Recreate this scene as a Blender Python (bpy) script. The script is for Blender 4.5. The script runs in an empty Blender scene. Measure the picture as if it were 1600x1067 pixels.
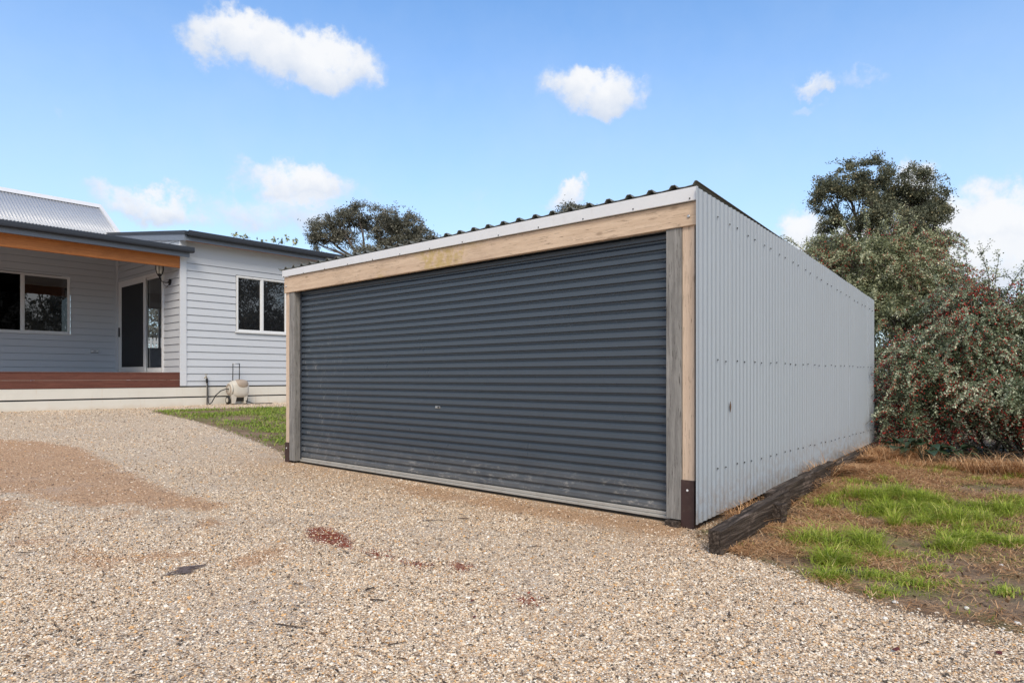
import bpy, math, random
import numpy as np
from mathutils import Vector, Matrix, noise as mn

# ------------------------------------------------------------------ camera, sky, sun, exposure
scene = bpy.context.scene
C = scene.collection
PX_F, PX_H, CAM_Z = 1019.4, 589.0, 1.1            # focal length and horizon row of the 1600 px wide photograph
YAW = math.atan(889 / PX_F)
FWD = Vector((math.cos(YAW), math.sin(YAW), 0)); RGT = Vector((math.sin(YAW), -math.cos(YAW), 0))
cam_d = bpy.data.cameras.new('camera'); cam = bpy.data.objects.new('camera', cam_d); C.objects.link(cam)
cam.location = (0, 0, CAM_Z)
cam.rotation_euler = (math.radians(90), 0, YAW - math.radians(90))
cam_d.sensor_width = 36; cam_d.lens = 36 * PX_F / 1600
cam_d.shift_y = (PX_H - 533.5) / 1600
cam_d.clip_start = .05; cam_d.clip_end = 3000
scene.camera = cam
scene.render.resolution_x, scene.render.resolution_y = 1024, 682
vs = scene.view_settings
vs.view_transform = 'Standard'; vs.look = 'None'; vs.gamma = 1; vs.use_curve_mapping = False
vs.exposure = 0.49

SUN_EL, SUN_AZ = 42, 226        # azimuth of the sun, degrees counter-clockwise from +x
world = bpy.data.worlds.new('World'); scene.world = world; world.use_nodes = True

def direction(px, py):
    v = FWD + RGT * ((px - 800) / PX_F) + Vector((0, 0, (PX_H - py) / PX_F))
    return v
def at(px, py, depth):
    """world point seen at a photo position, at a real depth in metres"""
    return Vector((0, 0, CAM_Z)) + direction(px, py) * depth

def build_sky():
    nt = world.node_tree; N = nt.nodes; L = nt.links; N.clear()
    out = N.new('ShaderNodeOutputWorld'); bg = N.new('ShaderNodeBackground')
    sky = N.new('ShaderNodeTexSky'); sky.sky_type = 'NISHITA'; sky.sun_disc = False
    sky.sun_elevation = math.radians(SUN_EL); sky.sun_rotation = math.radians(90 - SUN_AZ)
    sky.altitude = 0; sky.air_density = 1.0; sky.dust_density = 0.35; sky.ozone_density = 2.2
    def M(op, a, b=None, c=None, clamp=False):
        n = N.new('ShaderNodeMath'); n.operation = op; n.use_clamp = clamp
        for i, v in enumerate((a, b, c)):
            if v is None: continue
            if isinstance(v, (int, float)): n.inputs[i].default_value = v
            else: L.new(v, n.inputs[i])
        return n.outputs[0]
    tc = N.new('ShaderNodeTexCoord')
    nz = N.new('ShaderNodeTexNoise'); nz.inputs['Scale'].default_value = 7; nz.inputs['Detail'].default_value = 8; nz.inputs['Roughness'].default_value = .6
    L.new(tc.outputs['Generated'], nz.inputs['Vector'])
    nz2 = N.new('ShaderNodeTexNoise'); nz2.inputs['Scale'].default_value = 24; nz2.inputs['Detail'].default_value = 6; nz2.inputs['Roughness'].default_value = .62
    L.new(tc.outputs['Generated'], nz2.inputs['Vector'])
    sp = N.new('ShaderNodeSeparateXYZ'); L.new(tc.outputs['Generated'], sp.inputs[0])
    az = M('ARCTAN2', sp.outputs[1], sp.outputs[0]); el = M('ARCSINE', sp.outputs[2])
    nc = N.new('ShaderNodeSeparateColor'); L.new(nz.outputs['Color'], nc.inputs[0])
    nc2 = N.new('ShaderNodeSeparateColor'); L.new(nz2.outputs['Color'], nc2.inputs[0])
    az = M('ADD', az, M('MULTIPLY', M('SUBTRACT', nc.outputs[0], .5), .15)); az = M('ADD', az, M('MULTIPLY', M('SUBTRACT', nc2.outputs[0], .5), .07))
    el = M('ADD', el, M('MULTIPLY', M('SUBTRACT', nc.outputs[1], .5), .12)); el = M('ADD', el, M('MULTIPLY', M('SUBTRACT', nc2.outputs[1], .5), .055))
    # (px, py, half width px, half height px, density)
    clouds = [(385, 66, 92, 44, 1), (475, 92, 120, 46, 1), (545, 108, 50, 22, .8), (935, 150, 88, 42, 1), (1287, 117, 46, 15, .62), (1268, 158, 26, 12, .35),
              (470, 296, 84, 36, 1), (430, 334, 130, 28, .6), (235, 322, 95, 26, .85), (540, 335, 80, 50, .35), (895, 312, 42, 24, .9),
              (1245, 375, 46, 45, 1), (1405, 300, 55, 50, 1), (1480, 330, 90, 55, 1), (1570, 350, 130, 62, 1), (1520, 410, 190, 70, .95), (1340, 400, 90, 60, .9),
              (1700, 330, 120, 70, 1), (1800, 420, 260, 90, .9), (740, 335, 50, 34, .22), (85, 180, 16, 16, .25), (735, 300, 26, 14, .3), (1350, 112, 30, 12, .4),
              (-190, 300, 100, 60, .9), (150, 400, 200, 40, .5), (1250, 480, 300, 50, .7)]
    dens = None; shade = None
    for px, py, hw, hh, d in clouds:
        v = direction(px, py).normalized(); a0 = math.atan2(v.y, v.x); e0 = math.asin(v.z)
        k = v.dot(FWD)
        ra = hw / PX_F * k * k / max(.3, math.cos(e0)) * 1.05; re = hh / PX_F * k
        du = M('MULTIPLY', M('SUBTRACT', az, a0), 1 / ra); dv = M('MULTIPLY', M('SUBTRACT', el, e0), 1 / re)
        r2 = M('ADD', M('MULTIPLY', du, du), M('MULTIPLY', dv, dv))
        m = M('MULTIPLY', M('SUBTRACT', 1.6, r2), .72, clamp=True)
        m = M('MULTIPLY', m, d)
        s = M('MULTIPLY', m, M('MULTIPLY_ADD', dv, .55, .42, clamp=True))
        dens = m if dens is None else M('MAXIMUM', dens, m)
        shade = s if shade is None else M('MAXIMUM', shade, s)
    # clouds behind and beside the viewer, broken by noise, for reflections and soft light
    nb = N.new('ShaderNodeTexNoise'); nb.inputs['Scale'].default_value = 2.2; nb.inputs['Detail'].default_value = 7; nb.inputs['Roughness'].default_value = .55
    L.new(tc.outputs['Generated'], nb.inputs['Vector'])
    back = M('MULTIPLY', M('SUBTRACT', nb.outputs[0], .40), 6, clamp=True)
    dv_ = N.new('ShaderNodeVectorMath'); dv_.operation = 'DOT_PRODUCT'; L.new(tc.outputs['Generated'], dv_.inputs[0]); dv_.inputs[1].default_value = (FWD * .96 + Vector((0, 0, .28))).to_tuple()
    away = M('MULTIPLY', M('SUBTRACT', .52, dv_.outputs['Value']), 5, clamp=True)
    back = M('MULTIPLY', back, away)
    dens = M('MAXIMUM', dens, back); shade = M('MAXIMUM', shade, M('MULTIPLY', back, .75))
    # thin white veil low over the horizon
    veil = M('MULTIPLY', M('SUBTRACT', .60, el), 1.35, clamp=True)
    smooth = N.new('ShaderNodeMapRange'); smooth.interpolation_type = 'SMOOTHERSTEP'; nz3 = N.new('ShaderNodeTexNoise'); nz3.inputs['Scale'].default_value = 30; nz3.inputs['Detail'].default_value = 8; nz3.inputs['Roughness'].default_value = .65; L.new(tc.outputs['Generated'], nz3.inputs['Vector'])
    dens = M('MULTIPLY', dens, M('MULTIPLY_ADD', nz3.outputs[0], 1.9, .02)); L.new(dens, smooth.inputs[0]); smooth.inputs[1].default_value = .05; smooth.inputs[2].default_value = .95
    hs = N.new('ShaderNodeHueSaturation'); L.new(sky.outputs[0], hs.inputs['Color']); hs.inputs['Saturation'].default_value = 1.12; hs.inputs['Value'].default_value = 1.30
    tn = N.new('ShaderNodeMix'); tn.data_type = 'RGBA'; tn.blend_type = 'MULTIPLY'; tn.inputs[0].default_value = 1; L.new(hs.outputs[0], tn.inputs[6]); tn.inputs[7].default_value = (.70, .86, .95, 1)
    cc = N.new('ShaderNodeMix'); cc.data_type = 'RGBA'; L.new(M('MULTIPLY', shade, 1.6, clamp=True), cc.inputs[0])
    cc.inputs[6].default_value = (3.25, 3.6, 4.2, 1); cc.inputs[7].default_value = (4.55, 4.6, 4.7, 1)
    mv = N.new('ShaderNodeMix'); mv.data_type = 'RGBA'; L.new(veil, mv.inputs[0]); L.new(tn.outputs[2], mv.inputs[6]); mv.inputs[7].default_value = (3.45, 4.0, 4.6, 1)
    mx = N.new('ShaderNodeMix'); mx.data_type = 'RGBA'; L.new(M('MULTIPLY', smooth.outputs[0], .97), mx.inputs[0])
    L.new(mv.outputs[2], mx.inputs[6]); L.new(cc.outputs[2], mx.inputs[7])
    L.new(mx.outputs[2], bg.inputs[0]); bg.inputs[1].default_value = 0.15
    L.new(bg.outputs[0], out.inputs[0])
build_sky()

sun_d = bpy.data.lights.new('sun', 'SUN'); sun = bpy.data.objects.new('sun', sun_d); C.objects.link(sun)
sun_d.energy = 2.0; sun_d.angle = math.radians(25); sun_d.color = (1, .87, .70)
sd = Vector((math.cos(math.radians(SUN_AZ)) * math.cos(math.radians(SUN_EL)), math.sin(math.radians(SUN_AZ)) * math.cos(math.radians(SUN_EL)), math.sin(math.radians(SUN_EL))))
sun.rotation_euler = sd.to_track_quat('Z', 'Y').to_euler()

# ------------------------------------------------------------------ helpers
def tag(o, label=None, cat=None, group=None, kind=None):
    if label: o['label'] = label
    if cat: o['category'] = cat
    if group: o['group'] = group
    if kind: o['kind'] = kind
    return o
def empty(name, loc=(0, 0, 0), rz=0):
    o = bpy.data.objects.new(name, None); C.objects.link(o); o.location = loc; o.rotation_euler.z = rz; o.empty_display_size = .2
    return o
def link_mesh(name, me, mat, parent=None, smooth=False):
    if mat:
        for m_ in (mat if isinstance(mat, (list, tuple)) else [mat]): me.materials.append(m_)
    if smooth: me.polygons.foreach_set('use_smooth', [True] * len(me.polygons))
    o = bpy.data.objects.new(name, me); C.objects.link(o)
    if parent: o.parent = parent; o.matrix_parent_inverse = Matrix.Translation(-Vector(parent_loc(parent)))
    return o
def parent_loc(p):
    v = Vector(p.location)
    while p.parent: p = p.parent; v = v * 1  # meshes inside things sit at the origin of the thing
    return v if True else v
class MB:
    def __init__(s): s.v = []; s.f = []
    def quad(s, *p):
        n = len(s.v); s.v += [tuple(q) for q in p]; s.f.append(tuple(range(n, n + len(p))))
    def box(s, x0, x1, y0, y1, z0, z1):
        n = len(s.v)
        s.v += [(x, y, z) for z in (z0, z1) for y in (y0, y1) for x in (x0, x1)]
        for f in ((0, 2, 3, 1), (4, 5, 7, 6), (0, 1, 5, 4), (2, 6, 7, 3), (0, 4, 6, 2), (1, 3, 7, 5)): s.f.append(tuple(n + i for i in f))
        return s
    def hexa(s, p):     # 8 points: bottom ring 4, top ring 4
        n = len(s.v); s.v += [tuple(q) for q in p]
        for f in ((3, 2, 1, 0), (4, 5, 6, 7), (0, 1, 5, 4), (1, 2, 6, 5), (2, 3, 7, 6), (3, 0, 4, 7)): s.f.append(tuple(n + i for i in f))
        return s
    def tube(s, path, r, sides=8, cap=True):
        path = [Vector(p) for p in path]; n0 = len(s.v); m = len(path)
        rs = r if isinstance(r, (list, tuple)) else [r] * m
        ref = Vector((0, 0, 1))
        d0 = (path[1] - path[0]).normalized()
        if abs(d0.z) > .9: ref = Vector((1, 0, 0))
        for i, p in enumerate(path):
            d = (path[min(i + 1, m - 1)] - path[max(i - 1, 0)])
            d = d.normalized() if d.length > 1e-9 else d0
            a = d.cross(ref)
            if a.length < 1e-4: a = d.cross(Vector((0, 1, .1)))
            a.normalize(); b = d.cross(a).normalized(); ref = b.cross(d) if False else ref
            for k in range(sides):
                t = 2 * math.pi * k / sides
                s.v.append(tuple(p + a * (math.cos(t) * rs[i]) + b * (math.sin(t) * rs[i])))
        for i in range(m - 1):
            for k in range(sides):
                k2 = (k + 1) % sides
                s.f.append((n0 + i * sides + k, n0 + i * sides + k2, n0 + (i + 1) * sides + k2, n0 + (i + 1) * sides + k))
        if cap:
            s.f.append(tuple(n0 + k for k in reversed(range(sides)))); s.f.append(tuple(n0 + (m - 1) * sides + k for k in range(sides)))
        return s
    def lathe(s, prof, centre, sides=20, axis='z'):
        n0 = len(s.v); c = Vector(centre)
        for r, h in prof:
            for k in range(sides):
                t = 2 * math.pi * k / sides; a, b = r * math.cos(t), r * math.sin(t)
                q = {'z': (a, b, h), 'x': (h, a, b), 'y': (a, h, b)}[axis]
                s.v.append(tuple(c + Vector(q)))
        for i in range(len(prof) - 1):
            for k in range(sides):
                k2 = (k + 1) % sides
                s.f.append((n0 + i * sides + k, n0 + i * sides + k2, n0 + (i + 1) * sides + k2, n0 + (i + 1) * sides + k))
        s.f.append(tuple(n0 + k for k in reversed(range(sides)))); s.f.append(tuple(n0 + (len(prof) - 1) * sides + k for k in range(sides)))
        return s
    def build(s, name, mat, parent=None, smooth=False, bevel=0, solid=0):
        me = bpy.data.meshes.new(name); me.from_pydata(s.v, [], s.f); me.update()
        o = link_mesh(name, me, mat, parent, smooth)
        if solid:
            m = o.modifiers.new('solid', 'SOLIDIFY'); m.thickness = solid; m.offset = 0
        if bevel:
            m = o.modifiers.new('bevel', 'BEVEL'); m.width = bevel; m.segments = 2; m.limit_method = 'ANGLE'
        return o
def np_mesh(name, verts, faces, mat, parent=None, attrs=None, smooth=False):
    """verts (n,3), faces (m,k) all of one size; attrs: dict name -> per-face floats"""
    me = bpy.data.meshes.new(name); k = faces.shape[1]
    me.vertices.add(len(verts)); me.vertices.foreach_set('co', np.ascontiguousarray(verts, dtype=np.float32).ravel())
    me.loops.add(faces.size); me.loops.foreach_set('vertex_index', np.ascontiguousarray(faces, dtype=np.int32).ravel())
    me.polygons.add(len(faces)); me.polygons.foreach_set('loop_start', np.arange(0, faces.size, k, dtype=np.int32))
    me.update(calc_edges=True)
    for n, (dom, a) in (attrs or {}).items():
        at_ = me.attributes.new(n, 'FLOAT', dom); at_.data.foreach_set('value', np.ascontiguousarray(a, dtype=np.float32))
    return link_mesh(name, me, mat, parent, smooth)

# ---- materials
class NT:
    def __init__(s, name):
        s.m = bpy.data.materials.new(name); s.m.use_nodes = True; s.t = s.m.node_tree; s.N = s.t.nodes; s.L = s.t.links
        s.b = s.N['Principled BSDF']; s.out = s.N['Material Output']; s._tc = None
    def inp(s, sock, v):
        if v is None: return
        if isinstance(v, bpy.types.NodeSocket): s.L.new(v, sock)
        elif isinstance(v, (tuple, list)) and len(v) == 3 and sock.type == 'RGBA': sock.default_value = (*v, 1)
        else: sock.default_value = v
    def math(s, op, a, b=None, c=None, clamp=False):
        n = s.N.new('ShaderNodeMath'); n.operation = op; n.use_clamp = clamp
        for i, v in enumerate((a, b, c)): s.inp(n.inputs[i], v)
        return n.outputs[0]
    def co(s, kind='Object', scale=(1, 1, 1), loc=(0, 0, 0)):
        if s._tc is None: s._tc = s.N.new('ShaderNodeTexCoord')
        if kind == 'World':
            g = s.N.new('ShaderNodeNewGeometry'); src = g.outputs['Position']
        else: src = s._tc.outputs[kind]
        mp = s.N.new('ShaderNodeMapping'); s.L.new(src, mp.inputs[0]); mp.inputs['Scale'].default_value = scale; mp.inputs['Location'].default_value = loc
        return mp.outputs[0]
    def noise(s, vec, scale=5, detail=4, rough=.5, dist=0, out=0):
        n = s.N.new('ShaderNodeTexNoise'); s.L.new(vec, n.inputs['Vector']); n.inputs['Scale'].default_value = scale
        n.inputs['Detail'].default_value = detail; n.inputs['Roughness'].default_value = rough; n.inputs['Distortion'].default_value = dist
        return n.outputs[out]
    def vor(s, vec, scale, feature='F1', rnd=1):
        n = s.N.new('ShaderNodeTexVoronoi'); n.feature = feature; s.L.new(vec, n.inputs['Vector']); n.inputs['Scale'].default_value = scale; n.inputs['Randomness'].default_value = rnd
        return n
    def ramp(s, fac, stops, interp='LINEAR'):
        n = s.N.new('ShaderNodeValToRGB'); s.inp(n.inputs[0], fac); cr = n.color_ramp; cr.interpolation = interp
        while len(cr.elements) < len(stops): cr.elements.new(.5)
        for e, (p, c) in zip(cr.elements, stops): e.position = p; e.color = (*c, 1) if len(c) == 3 else c
        return n.outputs[0]
    def step(s, fac, a, b):
        n = s.N.new('ShaderNodeMapRange'); n.interpolation_type = 'SMOOTHSTEP'; s.inp(n.inputs[0], fac); n.inputs[1].default_value = a; n.inputs[2].default_value = b
        return n.outputs[0]
    def mix(s, fac, a, b, mode='MIX'):
        n = s.N.new('ShaderNodeMix'); n.data_type = 'RGBA'; n.blend_type = mode
        s.inp(n.inputs[0], fac); s.inp(n.inputs[6], a); s.inp(n.inputs[7], b)
        return n.outputs[2]
    def bump(s, h, strength=.5, dist=.01, normal=None):
        n = s.N.new('ShaderNodeBump'); s.L.new(h, n.inputs['Height']); n.inputs['Strength'].default_value = strength; n.inputs['Distance'].default_value = dist
        if normal: s.L.new(normal, n.inputs['Normal'])
        return n.outputs[0]
    def attr(s, name, typ='GEOMETRY', out='Fac'):
        n = s.N.new('ShaderNodeAttribute'); n.attribute_name = name; n.attribute_type = typ
        return n.outputs[out]
    def set(s, col=None, rough=None, metal=None, normal=None, spec=None):
        s.inp(s.b.inputs['Base Color'], col); s.inp(s.b.inputs['Roughness'], rough); s.inp(s.b.inputs['Metallic'], metal); s.inp(s.b.inputs['Normal'], normal); s.inp(s.b.inputs['Specular IOR Level'], spec)
        return s.m

def painted(name, col, rough=.5, var=.06, dirt=0.0, scale=3, metal=0, dirtcol=(.25, .2, .15), spec=.5):
    n = NT(name); v = n.co('World')
    a = n.noise(v, scale, 5, .6); b = n.noise(v, scale * 14, 3, .6)
    f = n.math('ADD', n.math('MULTIPLY', a, .7), n.math('MULTIPLY', b, .3))
    c = n.mix(f, tuple(x * (1 - var * 1.6) for x in col), tuple(min(1, x * (1 + var * 1.6)) for x in col))
    if dirt:
        d = n.math('MULTIPLY', n.step(n.noise(v, scale * 2.3, 8, .7), .5, .75), dirt)
        c = n.mix(d, c, dirtcol)
    r = n.math('ADD', n.math('MULTIPLY', b, .15), rough - .07)
    return n.set(c, r, metal, n.bump(b, .15, .002), spec)

def wood(name, c1, c2, axis, dark=(.05, .035, .025), knots=1.0, lichen=0, rough=.85, grain=1.0, scale=1.0):
    """axis: index of the direction along the grain"""
    n = NT(name)
    sc = [24 * scale] * 3; sc[axis] = 1.3 * scale
    v = n.co('World', tuple(sc)); vo = n.co('World')
    warp = n.noise(vo, 3.0, 3, .5, 0, 1)
    wv = n.N.new('ShaderNodeVectorMath'); wv.operation = 'MULTIPLY_ADD'; n.L.new(warp, wv.inputs[0]); wv.inputs[1].default_value = (.8, .8, .8); n.L.new(v, wv.inputs[2])
    g = n.noise(wv.outputs[0], 1.4, 6, .62, .4)
    fine = n.noise(v, 9, 4, .7)
    f = n.math('ADD', n.math('MULTIPLY', g, .65), n.math('MULTIPLY', fine, .35))
    c = n.ramp(f, [(.3, c1), (.5, tuple((a + b) / 2 for a, b in zip(c1, c2))), (.68, c2)])
    crack = n.step(n.noise(wv.outputs[0], 4.0, 6, .75), .55, .66)
    c = n.mix(n.math('MULTIPLY', crack, .78 * grain), c, dark)
    if knots:
        ks = [5.5] * 3; ks[axis] = 2.2
        kv = n.vor(n.co('World', tuple(ks), (.3, .7, .2)), 1.35)
        k = n.step(kv.outputs['Distance'], .16, .04)
        c = n.mix(n.math('MULTIPLY', k, .6 * knots), c, tuple(x * 1.6 for x in dark))
    if lichen:
        l = n.math('MULTIPLY', n.step(n.noise(n.co('World', (1, 1, 2)), 1.6, 3, .5), .5, .66), n.step(n.noise(vo, 14, 5, .7), .38, .6))
        sy = n.N.new('ShaderNodeSeparateXYZ'); n.L.new(vo, sy.inputs[0]); l = n.math('MULTIPLY', l, n.math('MULTIPLY', n.step(sy.outputs[1], 3.9, 4.5), n.step(sy.outputs[1], 6.4, 5.6)))
        c = n.mix(n.math('MULTIPLY', l, lichen), c, (.42, .31, .07))
    blot = n.noise(vo, 2.1, 4, .6)
    c = n.mix(n.math('MULTIPLY', n.step(blot, .5, .8), .35), c, tuple(x * .62 for x in c1))
    return n.set(c, rough, 0, n.bump(f, .5 * grain, .004), .3)

M = {}
def clad_mat():
    n = NT('pale_blue_grey_steel'); v = n.co('World')
    c = n.mix(n.noise(v, 1.2, 5, .6), (.350, .396, .448), (.370, .416, .468))
    runs = n.step(n.noise(n.co('World', (9, 9, .7)), 1.5, 5, .7), .54, .8); c = n.mix(n.math('MULTIPLY', runs, .22), c, (.30, .31, .32))
    sp = n.N.new('ShaderNodeSeparateXYZ'); n.L.new(v, sp.inputs[0])
    h = n.math('SUBTRACT', sp.outputs[2], n.math('MULTIPLY', sp.outputs[0], .0375)); splash = n.math('MULTIPLY', n.step(h, .28, -.13), n.step(n.noise(v, 14, 6, .75), .40, .62))
    c = n.mix(n.math('MULTIPLY', splash, .5), c, (.26, .20, .15))
    spots = n.math('MULTIPLY', n.step(n.vor(v, 7).outputs['Distance'], .05, .03), n.step(n.noise(v, 2.5, 2), .5, .6)); c = n.mix(n.math('MULTIPLY', spots, .5), c, (.20, .16, .12))
    return n.set(c, n.math('MULTIPLY_ADD', n.noise(v, 3, 4), .2, .42), 0, n.bump(n.noise(v, 2.2, 2), .25, .02), .45)
M['cladding'] = clad_mat()
def door_mat():
    n = NT('charcoal_door_steel'); v = n.co('World')
    a = n.noise(v, 2.0, 5, .6); c = n.mix(a, (.042, .056, .074), (.053, .069, .090))
    sp = n.N.new('ShaderNodeSeparateXYZ'); n.L.new(v, sp.inputs[0])
    low = n.step(sp.outputs[2], .42, .05)                         # dust kicked up on the lowest ribs
    leftish = n.math('MULTIPLY', n.step(sp.outputs[1], 6.4, 7.3), n.step(sp.outputs[2], 1.9, 1.2))
    scuff = n.step(n.noise(n.co('World', (1, 5, 12)), 1.6, 8, .8), .53, .68)
    scuff2 = n.step(n.noise(n.co('World', (1, 22, 3.5), (3, 1, 5)), 1.2, 7, .8), .54, .68)
    m = n.math('ADD', n.math('MULTIPLY', n.math('MULTIPLY', scuff, low), .62), n.math('MULTIPLY', n.math('MULTIPLY', scuff2, leftish), .5))
    dust = n.math('MULTIPLY', n.math('MULTIPLY', low, n.noise(v, 5, 4, .6)), .26)
    spk = n.math('MULTIPLY', n.step(n.vor(n.co('World', (1, 3.2, 7)), 3.0).outputs['Distance'], .045, .03), .35)
    m = n.math('ADD', n.math('ADD', m, dust), spk, clamp=True)
    c = n.mix(m, c, (.42, .40, .37))
    return n.set(c, n.math('MULTIPLY_ADD', a, .2, .20), 0, n.bump(n.noise(v, 30, 2), .04, .002), .55)
M['door'] = door_mat()
M['rail'] = painted('brushed_aluminium', (.44, .43, .40), .55, .15, .5, 5, .3)
M['metal'] = painted('galvanised_metal', (.5, .51, .52), .4, .1, .1, 6, .9)
M['beam'] = wood('weathered_tan_timber', (.47, .34, .24), (.68, .53, .395), 1, (.13, .09, .06), 1, .6)
M['post'] = wood('weathered_tan_post', (.52, .39, .29), (.68, .54, .42), 2, (.12, .08, .05), .8, 0)
M['grey_wood'] = wood('silvered_grey_board', (.12, .115, .11), (.33, .32, .305), 2, (.05, .045, .04), 1, 0, .9, 1.5)
M['stub'] = painted('brown_painted_steel', (.045, .022, .020), .55, .2, .15, 6)
M['white_metal'] = painted('white_flashing', (.66, .67, .69), .45, .05, .16, 4, 0, (.4, .36, .3))
M['roof_green'] = painted('dull_olive_grey_roof_steel', (.15, .155, .135), .5, .12, .3, 4)
M['rubber'] = painted('black_rubber', (.015, .015, .015), .7, .1)
M['black'] = painted('black_metal', (.008, .008, .009), .4, .1)
M['siding'] = painted('pale_grey_weatherboard', (.53, .56, .605), .55, .025, .03, 1.5)
M['trim'] = painted('white_window_frame', (.72, .73, .74), .4, .03)
M['corner'] = painted('pale_grey_corner_trim', (.60, .625, .665), .5, .02)
M['charcoal'] = painted('charcoal_gutter_steel', (.034, .041, .054), .5, .04, 0, 2, 0, (.25, .2, .15), .3)
M['fascia'] = painted('slate_blue_fascia', (.16, .19, .24), .4, .04, 0, 2)
M['rafter'] = wood('orange_stained_pine_beam', (.34, .115, .032), (.56, .215, .065), 0, (.14, .045, .012), .8, 0, .55, .6)
M['deck'] = wood('red_brown_hardwood', (.085, .029, .020), (.17, .066, .047), 0, (.03, .01, .008), .3, 0, .65, .7)
def skirt_mat():
    n = NT('cream_painted_skirting'); v = n.co('World')
    c = n.mix(n.noise(v, 2, 4, .6), (.60, .58, .52), (.70, .68, .62))
    st = n.step(n.noise(n.co('World', (7, 1, .8)), 1.6, 4, .65), .56, .78)
    c = n.mix(n.math('MULTIPLY', st, .4), c, (.55, .40, .24))
    sp = n.N.new('ShaderNodeSeparateXYZ'); n.L.new(v, sp.inputs[0])
    c = n.mix(n.math('MULTIPLY', n.step(n.math('ADD', sp.outputs[2], n.math('MULTIPLY', n.noise(v, 6, 4), .16)), .60, .46), .45), c, (.50, .38, .25))
    return n.set(c, .75)
M['skirting'] = skirt_mat()
M['roof_silver'] = painted('zincalume_roof', (.52, .535, .56), .38, .06, .05, 2, .35)
M['ceiling'] = painted('verandah_lining', (.55, .56, .57), .6, .02)
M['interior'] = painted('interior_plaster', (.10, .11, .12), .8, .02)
M['reel_cream'] = painted('dusty_cream_plastic', (.56, .53, .47), .55, .06, .25, 8, 0, (.4, .32, .22))
M['reel_brown'] = painted('taupe_plastic', (.36, .29, .23), .55, .08)
M['sprout'] = painted('sprig_leaf', (.10, .13, .04), .6, .3)

def glass_mat(name, tint, mixf, rough=.0, base=(.012, .013, .015), gain=1.5):
    n = NT(name); n.N.remove(n.b)
    tr = n.N.new('ShaderNodeBsdfTransparent'); tr.inputs[0].default_value = (*tint, 1)
    df = n.N.new('ShaderNodeBsdfDiffuse'); df.inputs[0].default_value = (*base, 1)
    gl = n.N.new('ShaderNodeBsdfGlossy'); gl.inputs['Roughness'].default_value = rough
    fr = n.N.new('ShaderNodeFresnel'); fr.inputs[0].default_value = 1.6
    bm = n.bump(n.noise(n.co('World'), 1.3, 2), .03, .05); n.L.new(bm, gl.inputs['Normal'])
    m0 = n.N.new('ShaderNodeMixShader'); m0.inputs[0].default_value = mixf; n.L.new(tr.outputs[0], m0.inputs[1]); n.L.new(df.outputs[0], m0.inputs[2])
    m1 = n.N.new('ShaderNodeMixShader'); n.L.new(n.math('MULTIPLY', fr.outputs[0], gain, clamp=True), m1.inputs[0]); n.L.new(m0.outputs[0], m1.inputs[1]); n.L.new(gl.outputs[0], m1.inputs[2])
    n.L.new(m1.outputs[0], n.out.inputs[0]); return n.m
M['glass_dark'] = glass_mat('dark_window_glass', (.3, .3, .3), .85, gain=3.0)
M['glass_clear'] = glass_mat('clear_door_glass', (.82, .86, .88), .0)
M['screen'] = painted('dark_flyscreen_mesh', (.012, .014, .018), .7, .1)

def sleeper_mat():
    n = NT('charred_hardwood_sleeper'); v = n.co('World', (1.6, 34, 34)); vo = n.co('World')
    g = n.noise(v, 1.6, 6, .65, .4); w = n.step(n.noise(vo, 3.2, 4, .6), .56, .68)
    c = n.ramp(g, [(.3, (.014, .011, .009)), (.5, (.055, .042, .034)), (.68, (.15, .12, .10))])
    c = n.mix(n.math('MULTIPLY', w, n.step(g, .4, .6)), c, (.24, .185, .155))
    return n.set(c, .9, 0, n.bump(g, .9, .012), .2)
M['sleeper'] = sleeper_mat()

def leaf_mat(name, stops, rough=.55, trans=.25, spec=.35):
    n = NT(name); c = n.ramp(n.attr('rnd'), stops)
    n.set(c, rough, 0, None, spec)
    tl = n.N.new('ShaderNodeBsdfTranslucent'); n.L.new(c, tl.inputs[0])
    mx = n.N.new('ShaderNodeMixShader'); mx.inputs[0].default_value = trans
    n.L.new(n.b.outputs[0], mx.inputs[1]); n.L.new(tl.outputs[0], mx.inputs[2]); n.L.new(mx.outputs[0], n.out.inputs[0])
    return n.m
M['bark'] = painted('grey_brown_bark', (.085, .07, .058), .9, .3, .2, 9)
M['bark_pale'] = painted('pale_bark', (.30, .27, .24), .85, .3, .3, 5)
M['leaf_gum'] = leaf_mat('olive_gum_leaf', [(0, (.06, .062, .046)), (.4, (.135, .135, .10)), (.8, (.23, .225, .175)), (1, (.44, .42, .35))])
M['leaf_dark'] = leaf_mat('dark_green_leaf', [(0, (.055, .064, .044)), (.45, (.14, .155, .10)), (.8, (.25, .25, .155)), (1, (.44, .37, .21))])
M['leaf_bush'] = leaf_mat('grey_green_small_leaf', [(0, (.035, .052, .026)), (.35, (.125, .165, .085)), (.7, (.30, .355, .22)), (1, (.70, .74, .55))], .42, .2, .5)
M['leaf_shrub'] = leaf_mat('olive_shrub_leaf', [(0, (.065, .08, .036)), (.4, (.20, .225, .11)), (.75, (.40, .42, .24)), (1, (.74, .74, .52))], .45, .2, .5)
M['berry'] = leaf_mat('red_berry', [(0, (.14, .010, .010)), (.5, (.36, .024, .020)), (1, (.58, .07, .04))], .35, 0, .5)
M['leaf_big'] = leaf_mat('broad_dark_leaf', [(0, (.018, .038, .018)), (1, (.05, .085, .045))], .4, .15, .5)
M['grass'] = leaf_mat('lime_green_grass', [(0, (.14, .21, .028)), (.4, (.34, .45, .05)), (.7, (.50, .58, .095)), (.88, (.62, .58, .19)), (1, (.70, .55, .30))], .5, .4)
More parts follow.
